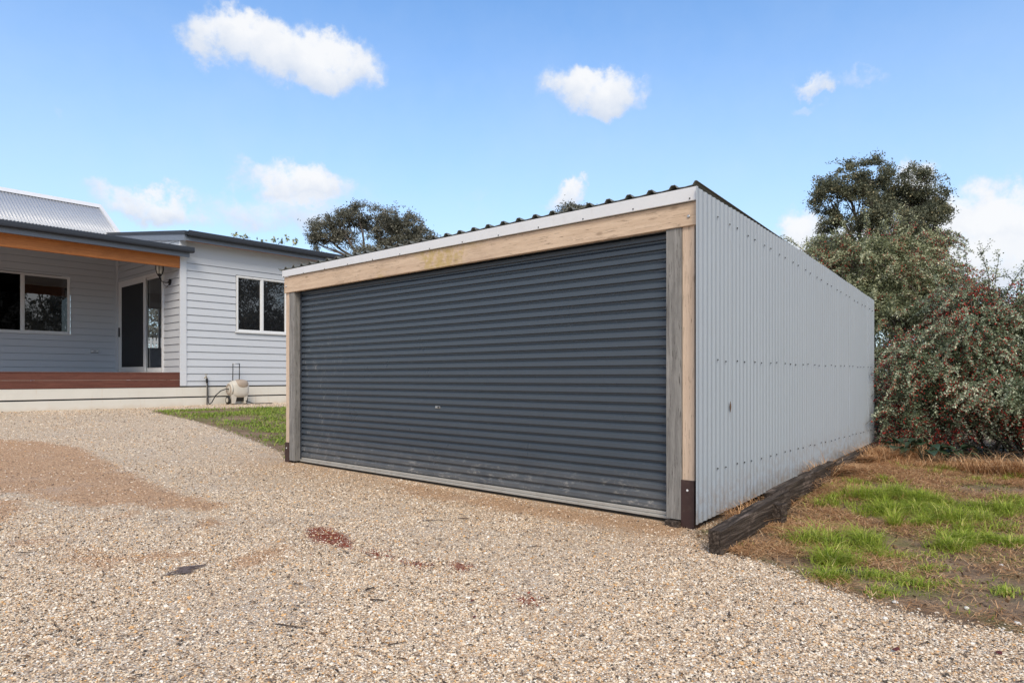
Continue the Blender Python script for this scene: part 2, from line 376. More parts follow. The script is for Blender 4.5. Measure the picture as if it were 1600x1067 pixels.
M['lawn'] = leaf_mat('mown_lawn_blade', [(0, (.09, .16, .02)), (.45, (.26, .39, .05)), (.8, (.38, .46, .08)), (1, (.56, .46, .20))], .55, .3)
M['straw'] = leaf_mat('dead_straw', [(0, (.16, .075, .036)), (.35, (.42, .22, .10)), (.75, (.70, .44, .23)), (1, (.86, .66, .42))], .7, .15, .25)
M['litter'] = leaf_mat('dry_leaf_litter', [(0, (.05, .035, .026)), (.5, (.18, .11, .065)), (1, (.36, .23, .13))], .8, .05, .2)

# ------------------------------------------------------------------ terrain height
def sm(t): t = np.clip(t, 0, 1); return t * t * (3 - 2 * t)
GARDEN = [(4.20, 1.90), (4.05, 1.49), (3.90, 1.18), (3.71, .90), (3.60, .675), (3.57, .41), (3.62, .19), (3.8, -.5), (4.3, -2.0), (6, -6), (12, -16), (60, -60), (80, 2.12), (4.45, 2.12)]
LAWN = [(4.60, 7.98), (4.93, 8.7), (5.06, 9.5), (5.18, 10.6), (5.24, 11.5), (5.18, 12.4), (5.08, 13.2), (5.08, 13.9), (5.30, 14.45), (5.96, 14.3), (6.7, 14.1), (8, 14.05), (9.5, 14.2), (60, 15.2), (60, 2.2), (9.9, 2.2), (9.9, 7.98)]
def sdist(P, poly):
    P = np.asarray(P, float); n = len(poly); d = np.full(len(P), 1e9); ins = np.zeros(len(P), bool)
    for i in range(n):
        a = np.array(poly[i], float); b = np.array(poly[(i + 1) % n], float); e = b - a; w = P - a
        t = np.clip((w @ e) / (e @ e), 0, 1); q = w - t[:, None] * e
        d = np.minimum(d, np.hypot(q[:, 0], q[:, 1]))
        c = ((a[1] <= P[:, 1]) != (b[1] <= P[:, 1]))
        with np.errstate(divide='ignore', invalid='ignore'):
            xi = a[0] + (P[:, 1] - a[1]) / (b[1] - a[1]) * (b[0] - a[0]) if b[1] != a[1] else np.full(len(P), 1e9)
        ins ^= c & (P[:, 0] < xi)
    return np.where(ins, -d, d)
def GZ(x, y):
    x = np.asarray(x, float); y = np.asarray(y, float)
    z = -.035 + .465 * sm((y - 7.3) / 7.6) * sm((x + 6) / 8 + .55)
    g = sm((2.15 - y) / .5) * sm((x - 3.9) / 4.3); z = z + .12 * g
    z = z + sm((2.5 - y) / .7) * .10 * sm((x - 5.2) / 4.5) * np.exp(-((np.minimum(y, 2.4) - 2.2) / .55) ** 2)      # soil heaped along the wall
    z = z + .05 * np.exp(-((x - 8.9) / .5) ** 2 - ((y - 1.75) / .35) ** 2)
    z = z + .018 * np.sin(x * 1.3 + y * .7) * np.sin(y * 1.1 - x * .4) * sm((np.hypot(x - 4.6, np.maximum(0, np.abs(y - 5.1) - 2.8))) / 1.5)
    z = z + .010 * np.sin(x * 4.1 + 1) * np.sin(y * 3.7 + 2) * sm((2.0 - y) / .3) * sm((x - 4) / 1)
    return z
def gz(x, y): return float(GZ(np.array([x]), np.array([y]))[0])

def gpt(px, py):
    d = direction(px, py); T = np.linspace(1.5, 30, 6000); k = int(np.argmax(CAM_Z + d.z * T <= GZ(d.x * T, d.y * T))); t = float(T[k])
    return (d.x * t, d.y * t)
SAND = [[gpt(*p) for p in q] for q in (
    [(-120, 680), (60, 690), (110, 697), (160, 718), (210, 743), (262, 766), (350, 790), (330, 797), (250, 795), (210, 787), (150, 791), (100, 787), (60, 780), (30, 768), (-40, 772), (-160, 760)],
    [(-40, 778), (20, 783), (36, 798), (10, 812), (-60, 822)], [(180, 800), (212, 796), (208, 805), (178, 809)], [(298, 824), (330, 812), (337, 818), (305, 829)],
    [(108, 858), (140, 858), (182, 876), (175, 890), (120, 878)], [(190, 870), (250, 863), (302, 867), (230, 877)], [(350, 882), (400, 864), (442, 852), (432, 866), (380, 886)],
    [(600, 752), (820, 786), (1040, 818), (1062, 822), (1060, 838), (960, 824), (800, 800), (640, 772)], [(30, 846), (80, 842), (75, 848), (20, 852)])]
RED = [[gpt(*p) for p in q] for q in (
    [(478, 824), (510, 822), (536, 832), (554, 846), (566, 864), (528, 856), (492, 846), (474, 836)], [(572, 858), (600, 864), (585, 872)], [(610, 868), (675, 880), (660, 890), (620, 878)], [(712, 878), (738, 883), (722, 893), (705, 888)], [(812, 930), (848, 934), (836, 946), (815, 942)])]
def near(P, polys): return np.max([-sdist(P, q) for q in polys], 0)

# ------------------------------------------------------------------ ground and driveway
def ground_mat(name, gravel):
    n = NT(name); v = n.co('World')
    big = n.noise(v, .9, 4, .6); mid = n.noise(v, 5, 5, .6); fin = n.noise(v, 60, 3, .6)
    # --- gravel
    cell = n.vor(v, 88); cc = n.N.new('ShaderNodeSeparateColor'); n.L.new(cell.outputs['Color'], cc.inputs[0])
    st = n.ramp(cc.outputs[0], STONE, 'CONSTANT')
    dust = (.74, .59, .435)
    gc = n.mix(n.step(cell.outputs['Distance'], .38, .66), st, (.44, .33, .23))  # cell edges tinted darker: shade between stones put into the colour
    far = n.vor(v, 38); fcc = n.N.new('ShaderNodeSeparateColor'); n.L.new(far.outputs['Color'], fcc.inputs[0])
    gc = n.mix(n.math('MULTIPLY', n.math('MULTIPLY', n.step(fcc.outputs[0], .74, .78), n.step(far.outputs['Distance'], .42, .30)), .75), gc, (.10, .085, .075))
    gc = n.mix(n.math('MULTIPLY', n.math('MULTIPLY', n.step(fcc.outputs[1], .72, .76), n.step(far.outputs['Distance'], .45, .32)), .6), gc, (.86, .80, .70))
    gc = n.mix(n.math('MULTIPLY_ADD', big, .5, .0, clamp=True), gc, dust)
    jit = n.math('ADD', n.math('MULTIPLY', n.math('SUBTRACT', n.noise(v, 3.2, 5, .7), .5), .55), n.math('MULTIPLY', n.math('SUBTRACT', n.noise(v, 26, 4, .7), .5), .34))
    sand = n.step(n.math('ADD', n.attr('sand'), jit), -.10, .06)
    gc = n.mix(n.math('MULTIPLY', sand, .8), gc, n.mix(n.step(fin, .35, .65), (.26, .13, .06), (.70, .44, .26)))
    sp_ = n.N.new('ShaderNodeSeparateXYZ'); n.L.new(v, sp_.inputs[0])
    dirt = n.math('MULTIPLY', n.math('MULTIPLY', n.step(n.math('ADD', sp_.outputs[0], n.math('MULTIPLY', jit, 1.6)), 3.2, 4.5), n.step(sp_.outputs[1], 9.5, 7.5)), n.step(sp_.outputs[1], 1.2, 2.4))
    gc = n.mix(n.math('MULTIPLY', dirt, .5), gc, (.42, .27, .155))
    wet = n.math('MULTIPLY', n.step(n.noise(n.co('World', (1, 1, 1), (4, 2, 0)), 1.3, 5, .6), .52, .68), .3)
    gc = n.mix(wet, gc, (.52, .45, .385))
    red = n.step(n.math('ADD', n.attr('red'), n.math('MULTIPLY', jit, .5)), -.03, .05)
    gc = n.mix(n.math('MULTIPLY', red, .85), gc, n.mix(fin, (.15, .04, .025), (.40, .15, .095)))
    # --- soil
    so = n.ramp(n.math('ADD', n.math('MULTIPLY', mid, .6), n.math('MULTIPLY', fin, .4)), [(.3, (.13, .085, .055)), (.5, (.25, .17, .11)), (.7, (.40, .29, .195))])
    moss = n.step(n.noise(n.co('World', (1, 1, 1), (7, 3, 0)), 1.8, 5, .6), .47, .62)
    so = n.mix(n.math('MULTIPLY', moss, .6), so, n.mix(fin, (.11, .115, .035), (.24, .235, .09)))
    wetp = n.step(n.noise(n.co('World', (1, 1, 1), (17, 9, 0)), 2.2, 4, .6), .60, .66)
    so = n.mix(n.math('MULTIPLY', wetp, .45), so, (.11, .09, .075))
    mask = n.math('ADD', n.attr('gravel'), n.math('ADD', n.math('MULTIPLY', n.math('SUBTRACT', n.noise(v, 6, 5, .7), .5), .30), n.math('MULTIPLY', n.math('SUBTRACT', n.noise(v, 45, 3, .7), .5), .28)))
    k = n.step(mask, -.035, .035)
    col = n.mix(k, so, gc)
    h1 = n.math('SUBTRACT', 1, cell.outputs['Distance']); h2 = n.math('ADD', fin, n.math('MULTIPLY', n.noise(v, 180, 2), .5))
    h2 = n.math('ADD', h2, n.math('MULTIPLY', n.noise(v, 13, 5, .7), 3.0)); hh = n.N.new('ShaderNodeMix'); hh.data_type = 'FLOAT'; n.L.new(k, hh.inputs[0]); n.L.new(h2, hh.inputs[2]); n.L.new(h1, hh.inputs[3])
    return n.set(col, .88, 0, n.bump(hh.outputs[0], .85, .012), .25)
STONE = [(0, (.70, .54, .38)), (.14, (.84, .71, .54)), (.28, (.92, .83, .69)), (.40, (.52, .37, .24)), (.49, (.78, .62, .44)), (.59, (.70, .41, .17)), (.66, (.22, .17, .135)), (.71, (.95, .89, .79)), (.81, (.024, .023, .024)), (.875, (.085, .066, .052)), (.91, (.46, .33, .22))]
M['ground'] = ground_mat('gravel_and_soil', True)

def build_ground():
    def axis(lo, hi, a, b, fine, coarse):
        r = [a]; 
        while r[-1] < b: r.append(r[-1] + fine)
        s = coarse
        while r[-1] < hi: r.append(r[-1] + s); s *= 1.35
        l = [a]; s = coarse
        while l[-1] > lo: l.append(l[-1] - s); s *= 1.35
        return np.array(l[:0:-1] + r)
    X = axis(-1200, 1200, -1.0, 11.5, .05, .3); Y = axis(-1200, 1200, -2.0, 16.0, .05, .3)
    gx, gy = np.meshgrid(X, Y, indexing='ij'); P = np.stack([gx.ravel(), gy.ravel()], 1)
    z = GZ(P[:, 0], P[:, 1]); far = np.hypot(P[:, 0], P[:, 1])
    z = z - sm((far - 60) / 400) * 3
    dg = np.minimum(sdist(P, GARDEN), sdist(P, LAWN))
    away = np.minimum(22 - np.abs(P[:, 0] + 2), 34 - np.abs(P[:, 1]))
    dg = np.minimum(dg, away); dg = np.clip(dg, -1, 1)
    V = np.column_stack([P, z]); nx, ny = len(X), len(Y)
    I = np.arange(nx * ny).reshape(nx, ny)
    F = np.stack([I[:-1, :-1].ravel(), I[1:, :-1].ravel(), I[1:, 1:].ravel(), I[:-1, 1:].ravel()], 1)
    fd = dg[F].mean(1)
    sa, re_ = np.full(len(P), -1.0), np.full(len(P), -1.0); nr = (np.abs(P[:, 0] - 3) < 9) & (P[:, 1] > 0) & (P[:, 1] < 16)
    sa[nr] = near(P[nr], SAND); re_[nr] = near(P[nr], RED); sa = np.clip(sa, -1, .35)
    for name, sel in (('ground', fd <= 0), ('driveway', fd > 0)):
        f = F[sel]; u, inv = np.unique(f, return_inverse=True)
        o = np_mesh(name, V[u], inv.reshape(f.shape), M['ground'], attrs={'gravel': ('POINT', dg[u]), 'sand': ('POINT', sa[u]), 'red': ('POINT', re_[u])}, smooth=True)
        tag(o, kind='structure')
build_ground()

# loose stones lying on the driveway
def stone_mat():
    n = NT('pebble'); c = n.ramp(n.attr('tone', 'INSTANCER'), STONE, 'CONSTANT')
    v = n.co('Object'); c = n.mix(n.math('MULTIPLY', n.noise(v, 1.2, 3), .22), c, (.5, .39, .28), 'MIX')
    red = n.attr('stain', 'INSTANCER'); c = n.mix(n.math('MULTIPLY', n.step(red, .2, .9), .75), c, n.mix(n.attr('tone', 'INSTANCER'), (.30, .155, .075), (.78, .53, .33)))
    c = n.mix(n.step(red, 1.3, 1.8), c, n.mix(n.attr('tone', 'INSTANCER'), (.10, .022, .015), (.34, .09, .05)))
    return n.set(c, .8, 0, None, .3)
M['pebble'] = stone_mat()
def build_pebbles():
    rng = np.random.default_rng(5)
    pts = []
    dd = np.linspace(2.0, 17, 4000); wd = dd * np.minimum(1, (3.3 / dd) ** 2.1); cdf = np.cumsum(wd); cdf /= cdf[-1]
    NP = 520000; d = np.interp(rng.random(NP), cdf, dd); t = rng.uniform(-.86, .86, NP)
    P = np.stack([d * FWD.x + d * t * RGT.x, d * FWD.y + d * t * RGT.y, d], 1)
    sd_ = np.minimum(sdist(P[:, :2], GARDEN), sdist(P[:, :2], LAWN)); nz = rng.normal(0, .05, len(P))
    inside = (P[:, 0] > 4.62) & (P[:, 1] > 2.2) & (P[:, 1] < 7.95)
    P = P[(sd_ + nz > 0) & (P[:, 1] < 15.55) & ~inside]
    fb = np.array([mn.fractal(Vector((a * 4, b * 4, 1.3)), .7, 2.1, 4) for a, b in P[:, :2]])
    sa = near(P[:, :2], SAND) + fb * .15 + rng.normal(.0, .06, len(P)); sandm = sa > 0
    rd = near(P[:, :2], RED) + rng.normal(-.008, .022, len(P)) + fb * .055; redm = rd > .01
    keep = ~(sandm & (rng.random(len(P)) < .22)) & ~(redm & (rng.random(len(P)) < .2))
    pat = np.array([mn.noise(Vector((a * .9, b * .9, 3.3))) for a, b in P[:, :2]])
    keep &= ~((pat > .08) & (rng.random(len(P)) < .45))
    dk = sm((P[:, 0] + fb * .5 - 3.2) / 1.3) * (P[:, 1] < 9) * (P[:, 1] > 1.6)
    P = P[keep]; stain = (sandm * 1.0 * (rng.random(len(sandm)) < .72) + redm * 2.0 * (rng.random(len(redm)) < .65))[keep]; stain = np.maximum(stain, (dk * .62 * (rng.random(len(dk)) < .6))[keep])
    # crushed brick crumbs and sand grains strewn past the patches
    ex = []
    for q, n_, k_ in [(RED[0], 420, .05), (RED[1], 40, .05), (RED[2], 130, .09), (RED[3], 60, .06), (RED[4], 90, .05)]:
        c = np.array(q); w = rng.dirichlet(np.ones(len(c)) * .8, n_); ex.append(np.column_stack([w @ c + rng.normal(0, k_, (n_, 2)) * [.5, 1.0], np.full(n_, 2.0)]))
    c0, c1 = np.array(RED[0]).mean(0), np.array(RED[4]).mean(0); t_ = rng.random(160)[:, None]; ex.append(np.column_stack([c0 + (c1 - c0) * t_ + rng.normal(0, .13, (160, 2)), np.full(160, 2.0)]))
    ex = np.vstack(ex); P = np.vstack([P, np.column_stack([ex[:, :2], np.full(len(ex), 4.0)])]); stain = np.concatenate([stain, ex[:, 2]])
    isx = np.zeros(len(P), bool); isx[-len(ex):] = True
    z = GZ(P[:, 0], P[:, 1]) + rng.uniform(-.001, .005, len(P))
    me = bpy.data.meshes.new('gravel'); me.vertices.add(len(P)); me.vertices.foreach_set('co', np.column_stack([P[:, :2], z]).astype(np.float32).ravel())
    a = me.attributes.new('tone0', 'FLOAT', 'POINT'); a.data.foreach_set('value', rng.random(len(P)).astype(np.float32))
    a = me.attributes.new('stain0', 'FLOAT', 'POINT'); a.data.foreach_set('value', stain.astype(np.float32))
    s = np.clip(rng.lognormal(0, .36, len(P)), .4, 2.2) * .0031 * np.where(rng.random(len(P)) < .13, 1.55, 1) * (1 + .75 * np.clip((P[:, 2] - 3.5) / 10, 0, 1)) * np.where(stain == 1, .75, 1) * np.where(isx, .72, 1)
    z = z + np.where(isx, .006, 0)
    a = me.attributes.new('size0', 'FLOAT', 'POINT'); a.data.foreach_set('value', s.astype(np.float32))
    o = bpy.data.objects.new('gravel', me); C.objects.link(o); tag(o, 'loose cream, tan and dark pebbles covering the driveway', 'gravel', kind='stuff')
    g = bpy.data.node_groups.new('pebbles', 'GeometryNodeTree')
    g.interface.new_socket('Geometry', in_out='INPUT', socket_type='NodeSocketGeometry'); g.interface.new_socket('Geometry', in_out='OUTPUT', socket_type='NodeSocketGeometry')
    N, L = g.nodes, g.links
    gi = N.new('NodeGroupInput'); go = N.new('NodeGroupOutput')
    ico = N.new('GeometryNodeMeshIcoSphere'); ico.inputs['Radius'].default_value = 1; ico.inputs['Subdivisions'].default_value = 1
    sp = N.new('GeometryNodeSetPosition'); nt = N.new('ShaderNodeTexNoise'); nt.inputs['Scale'].default_value = 1.1
    sub = N.new('ShaderNodeVectorMath'); sub.operation = 'SUBTRACT'; sub.inputs[1].default_value = (.5, .5, .5)
    mul = N.new('ShaderNodeVectorMath'); mul.operation = 'SCALE'; mul.inputs['Scale'].default_value = 1.1
    L.new(nt.outputs['Color'], sub.inputs[0]); L.new(sub.outputs[0], mul.inputs[0]); L.new(ico.outputs[0], sp.inputs[0]); L.new(mul.outputs[0], sp.inputs['Offset'])
    smt = N.new('GeometryNodeSetMaterial'); smt.inputs['Material'].default_value = M['pebble']; L.new(sp.outputs[0], smt.inputs[0])
    iop = N.new('GeometryNodeInstanceOnPoints'); L.new(gi.outputs[0], iop.inputs['Points']); L.new(smt.outputs[0], iop.inputs['Instance'])
    rv = N.new('FunctionNodeRandomValue'); rv.data_type = 'FLOAT_VECTOR'; rv.inputs[0].default_value = (-.35, -.35, 0); rv.inputs[1].default_value = (.35, .35, 6.28)
    L.new(rv.outputs[0], iop.inputs['Rotation'])
    rs = N.new('FunctionNodeRandomValue'); rs.data_type = 'FLOAT_VECTOR'; rs.inputs[0].default_value = (.9, .7, .5); rs.inputs[1].default_value = (1.5, 1.1, .8); rs.inputs['Seed'].default_value = 3
    na = N.new('GeometryNodeInputNamedAttribute'); na.data_type = 'FLOAT'; na.inputs['Name'].default_value = 'size0'
    sc = N.new('ShaderNodeVectorMath'); sc.operation = 'SCALE'; L.new(rs.outputs[0], sc.inputs[0]); L.new(na.outputs[0], sc.inputs['Scale']); L.new(sc.outputs[0], iop.inputs['Scale'])
    prev = iop.outputs[0]
    for src, dst in (('tone0', 'tone'), ('stain0', 'stain')):
        n2 = N.new('GeometryNodeInputNamedAttribute'); n2.data_type = 'FLOAT'; n2.inputs['Name'].default_value = src
        stn = N.new('GeometryNodeStoreNamedAttribute'); stn.data_type = 'FLOAT'; stn.domain = 'INSTANCE'; stn.inputs['Name'].default_value = dst
        L.new(prev, stn.inputs['Geometry']); L.new(n2.outputs[0], stn.inputs['Value']); prev = stn.outputs[0]
    L.new(prev, go.inputs[0])
    m = o.modifiers.new('stones', 'NODES'); m.node_group = g
build_pebbles()

# ------------------------------------------------------------------ the shed
WX = 4.58                      # front face of the posts and beam
YR, YL = 2.146, 7.99           # right and left end of the front
XB = 9.92                      # rear
def roof_z(x): return 2.520 - (x - WX) * .0755
shed = empty('garden_shed', (WX, 5.0, 0))
tag(shed, 'skillion-roofed double garage shed of pale blue-grey corrugated steel with charcoal roller door', 'shed')
def side_wall(name, y, out, mat, screws):
    mb = MB(); pitch = .0763; n = int((XB - WX - .0) / pitch * 8); joints = [5.109, 5.747, 6.351, 6.978, 7.567, 8.18, 8.66, 9.11, 9.6]
    pts = []
    for i in range(n + 1):
        x = (WX - (.09 if out < 0 else -.07)) + (XB - WX + (.09 if out < 0 else -.07)) * i / n
        h = .0040 * math.sin(2 * math.pi * (x - 4.49) / pitch)
        k = sum(1 for j in joints if j < x)
        h += .004 * (k % 2)
        if pts and k != k_old: pts.append((x - .0065, y + out * (h - .004 * (k % 2) + .004 * (k_old % 2)), )); pts.append((x - .006, y - out * .010)); pts.append((x - .001, y - out * .010)); pts.append((x, y + out * (h + .003)))
        k_old = k; pts.append((x + (.002 if pts and abs(pts[-1][0] - x) < .002 else 0), y + out * h))
    for (xa, ya), (xb, yb) in zip(pts, pts[1:]):
        za, zb = .018 + .0375 * (xa - 4.48), .018 + .0375 * (xb - 4.48)
        if za < 0: za = 0
        ta, tb = [roof_z(q) - .030 + .058 * min(1, max(0, (q - 4.6) / 2.6)) for q in (xa, xb)]
        mb.quad((xa, ya, za), (xb, yb, zb), (xb, yb, tb), (xa, ya, ta))
    o = mb.build(name, mat, shed, smooth=False, solid=.0015)
    if screws:
        sm_ = None; rnd = random.Random(2)
        rows = [lambda x: 1.228, lambda x: .389, lambda x: 2.339 - .0708 * (x - 4.875)]
        for r, f in enumerate(rows):
            k = 0; x = 4.875 if r == 2 else 4.82
            while x < 9.85:
                xs = x + rnd.uniform(-.012, .012)
                xs = 4.49 + (round((xs - 4.49) / pitch - .75) + .75 if out < 0 else 0) * pitch
                z = f(xs) + rnd.uniform(-.006, .006)
                if sm_ is None:
                    b = MB(); b.lathe([(.0068, 0), (.0068, -.002), (.005, -.003), (.005, -.006), (.0025, -.007)], (0, 0, 0), 8, 'y'); s = b.build('screw', M['rubber'], o); sm_ = s
                else:
                    s = sm_.copy(); C.objects.link(s); s.parent = o
                s.matrix_parent_inverse = Matrix.Identity(4)
                s.location = Vector((xs, y - .0062, z)); k += 1
                x += .1905
    return o
def fix_children(o):
    pass
wall_r = side_wall('side_wall', 2.126, -1, M['cladding'], True)
side_wall('side_wall', 7.995, 1, M['cladding'], False)
mb = MB(); k = 0
n = 300
for i in range(n):
    ya, yb = 2.12 + 5.88 * i / n, 2.12 + 5.88 * (i + 1) / n
    mb.quad((XB + .008 * math.sin(ya * 82), ya, .1), (XB + .008 * math.sin(yb * 82), yb, .1), (XB + .008 * math.sin(yb * 82), yb, 2.09), (XB + .008 * math.sin(ya * 82), ya, 2.09))
mb.build('rear_wall', M['cladding'], shed, True)
# torn hole in the side wall with rusty lip
mb = MB(); c = Vector((5.083, 2.126 - .0105, .864)); ring = []
for i in range(12):
    t = 2 * math.pi * i / 12; r = 1 + .25 * math.sin(i * 2.3); ring.append((c.x + .010 * r * math.cos(t), c.y - .002, c.z + .036 * r * math.sin(t)))
mb.quad(*ring); mb.build('dent', painted('rust', (.12, .06, .03), .9, .5, .5, 40), shed, solid=.003)
# roof sheet
mb = MB(); pr_ = []; y = YR - .004; pitch = .193
while y < YL + .02:
    pr_ += [(y, 0.030), (y + .016, 0.030), (y + .034, .004), (y + pitch / 2, .0), (y + pitch - .034, .004), (y + pitch - .016, .030)]; y += pitch
pr_.append((y, .030))
for (ya, ha), (yb, hb) in zip(pr_, pr_[1:]):
    x0, x1 = WX - .045, XB + .06
    mb.quad((x0, ya, roof_z(x0) + ha), (x1, ya, roof_z(x1) + ha), (x1, yb, roof_z(x1) + hb), (x0, yb, roof_z(x0) + hb))
mb.build('roof', M['roof_green'], shed, solid=.004)
MB().hexa([(WX - .06, YR - .012, 2.408), (WX - .035, YR - .012, 2.408), (WX - .035, YL, 2.408 + .015), (WX - .06, YL, 2.423), (WX - .06, YR - .012, 2.508), (WX - .035, YR - .012, 2.508), (WX - .035, YL, 2.508), (WX - .06, YL, 2.508)]).build('fascia', M['white_metal'], shed, bevel=.002)
for i in range(13):
    fsc = MB(); fsc.lathe([(.006, 0), (.006, -.003), (.004, -.005)], (WX - .061, 2.19 + i * .48, 2.425 + .002 * (i % 2)), 8, 'x')
    fsc.build('screw', M['rubber'], shed)
MB().hexa([(WX - .035, YR, 2.232), (WX + .015, YR, 2.232), (WX + .015, YL - .01, 2.212), (WX - .035, YL - .01, 2.212), (WX - .035, YR, 2.404), (WX + .015, YR, 2.404), (WX + .015, YL - .01, 2.419), (WX - .035, YL - .01, 2.419)]).build('beam', M['beam'], shed, bevel=.004)
for yy in (2.21, 7.93):
    MB().lathe([(.013, 0), (.013, -.004), (.008, -.009)], (WX - .036, yy, 2.30), 10, 'x').build('bolt', M['metal'], shed)
# top plate and rafters hidden inside but real
MB().box(WX + .02, WX + .06, YR + .01, YL - .02, 2.235, 2.46).build('head_trimmer', M['grey_wood'], shed)
for yy in (2.16, 7.93):
    MB().hexa([(WX + .06, yy, roof_z(WX) - .12), (XB, yy, roof_z(XB) - .12), (XB, yy + .045, roof_z(XB) - .12), (WX + .06, yy + .045, roof_z(WX) - .12),
               (WX + .06, yy, roof_z(WX) - .012), (XB, yy, roof_z(XB) - .012), (XB, yy + .045, roof_z(XB) - .012), (WX + .06, yy + .045, roof_z(WX) - .012)]).build('rafter', M['grey_wood'], shed)
MB().box(WX - .012, WX + .07, 2.176, 2.274, .30, 2.233).build('corner_post', M['post'], shed, bevel=.004)
MB().box(WX - .012, WX + .07, 7.885, 7.975, .22, 2.214).build('corner_post', M['post'], shed, bevel=.004)
MB().box(WX - .020, WX + .10, 2.277, 2.405, .018, 2.231).build('jamb_board', M['grey_wood'], shed, bevel=.004)
MB().box(WX - .020, WX + .10, 7.755, 7.882, .0, 2.213).build('jamb_board', M['grey_wood'], shed, bevel=.004)
for ya, yb, zt in ((2.172, 2.280, .325), (7.89, 7.985, .235)):
    q = MB(); q.box(WX - .024, WX + .08, ya, yb, -.12, zt); o = q.build('steel_post_shoe', M['stub'], shed, bevel=.003)
    MB().lathe([(.009, 0), (.009, -.004), (.005, -.006)], (WX - .025, (ya + yb) / 2, zt - .075), 8, 'x').build('bolt', M['trim'], o)
MB().box(WX - .06, WX + .07, 2.282, 2.40, -.055, .010).build('packing_block', M['sleeper'], shed, bevel=.01)
# roller door
def roller_door():
    x0 = WX + .092; pitch = .0758; prof = []; z = .048; zt = 2.24
    while z < zt:
        prof += [(z, .000), (z + .008, .000), (z + .0105, -.022), (z + .014, -.0245), (z + .047, -.0235), (z + .050, -.0215), (z + .067, -.002), (z + .070, .000)]; z += pitch
    mb = MB(); ys = np.linspace(2.40, 7.77, 40)
    def bow(y, z): return .006 * math.sin((y - 2.4) / 5.37 * math.pi) + .0008 * math.sin(y * 2.1 + z * 2)
    for (za, ha), (zb, hb) in zip(prof, prof[1:]):
        for ya, yb in zip(ys, ys[1:]):
            mb.quad((x0 + ha + bow(ya, za), ya, za), (x0 + hb + bow(ya, zb), ya, zb), (x0 + hb + bow(yb, zb), yb, zb), (x0 + ha + bow(yb, za), yb, za))
    d = mb.build('roller_door', M['door'], shed, solid=.001)
    r = MB(); r.box(x0 - .024, x0 + .012, 2.408, 7.75, .020, .046); r.box(x0 - .032, x0 + .012, 2.408, 7.75, -.006, .0175)
    r.build('bottom_rail', M['rail'], d, bevel=.003)
    s = MB(); s.box(x0 - .012, x0 + .01, 2.408, 7.75, -.026, -.0065); s.build('rubber_seal', M['rubber'], d)
    l = MB(); l.box(x0 - .028, x0 - .012, 5.055, 5.125, .772, .796); l.build('lock', M['metal'], d, bevel=.003)
    l = MB(); l.lathe([(.008, 0), (.008, -.006)], (x0 - .028, 5.073, .784), 10, 'x'); l.build('keyhole', M['rubber'], d)
    for yy in (2.42, 7.745):
        MB().box(x0 - .03, x0 + .02, yy - .018, yy + .006, .03, 2.23).build('guide_track', M['charcoal'], d)
roller_door()

# ------------------------------------------------------------------ the house
HY, HX, BY = 15.6, 6.308, 19.64
house = empty('weatherboard_house', (HX, HY, .9))
tag(house, 'pale grey weatherboard house with verandah, dark gutters, red-brown deck edge and silver gable roof', 'house')
PIT = .1707; Z0 = .999 - 6 * PIT
def siding(name, fn, u0, u1, z0, z1, holes=(), mat='siding'):
    """fn(u, z, d) -> world point, d = distance proud of the wall"""
    mb = MB(); k = math.floor((z0 - Z0) / PIT)
    while Z0 + k * PIT < z1:
        za, zb = Z0 + k * PIT, Z0 + (k + 1) * PIT
        cuts = sorted({max(za, z0), min(zb, z1)} | {h[i] for h in holes for i in (2, 3) if max(za, z0) < h[i] < min(zb, z1)})
        for a, b in zip(cuts, cuts[1:]):
            segs = [(u0, u1)]
            for h in holes:
                if h[2] <= a + 1e-6 and h[3] >= b - 1e-6:
                    ns = []
                    for s, e in segs:
                        if h[0] > s: ns.append((s, min(e, h[0])))
                        if h[1] < e: ns.append((max(s, h[1]), e))
                    segs = [q for q in ns if q[1] > q[0]]
            if abs(a - za) < 1e-6:
                a = za + .012
                for s, e in segs: mb.quad(fn(s, za, -.012), fn(e, za, -.012), fn(e, a, -.012), fn(s, a, -.012)); mb.quad(fn(s, za, .004), fn(e, za, .004), fn(e, za, -.012), fn(s, za, -.012))
            da, db = .024 - .02 * (a - za) / PIT, .024 - .02 * (b - za) / PIT
            for s, e in segs:
                mb.quad(fn(s, a, da), fn(e, a, da), fn(e, b, db), fn(s, b, db))
                if abs(a - za - .012) < 1e-6: mb.quad(fn(s, a, -.012), fn(e, a, -.012), fn(e, a, da), fn(s, a, da))
        k += 1
    return mb.build(name, M[mat], house)
front = lambda u, z, d: (u, HY - d, z)
back = lambda u, z, d: (u, BY - d, z)
side = lambda u, z, d: (HX - d, u, min(z, 4.27 + (u - 15.28) * .135))
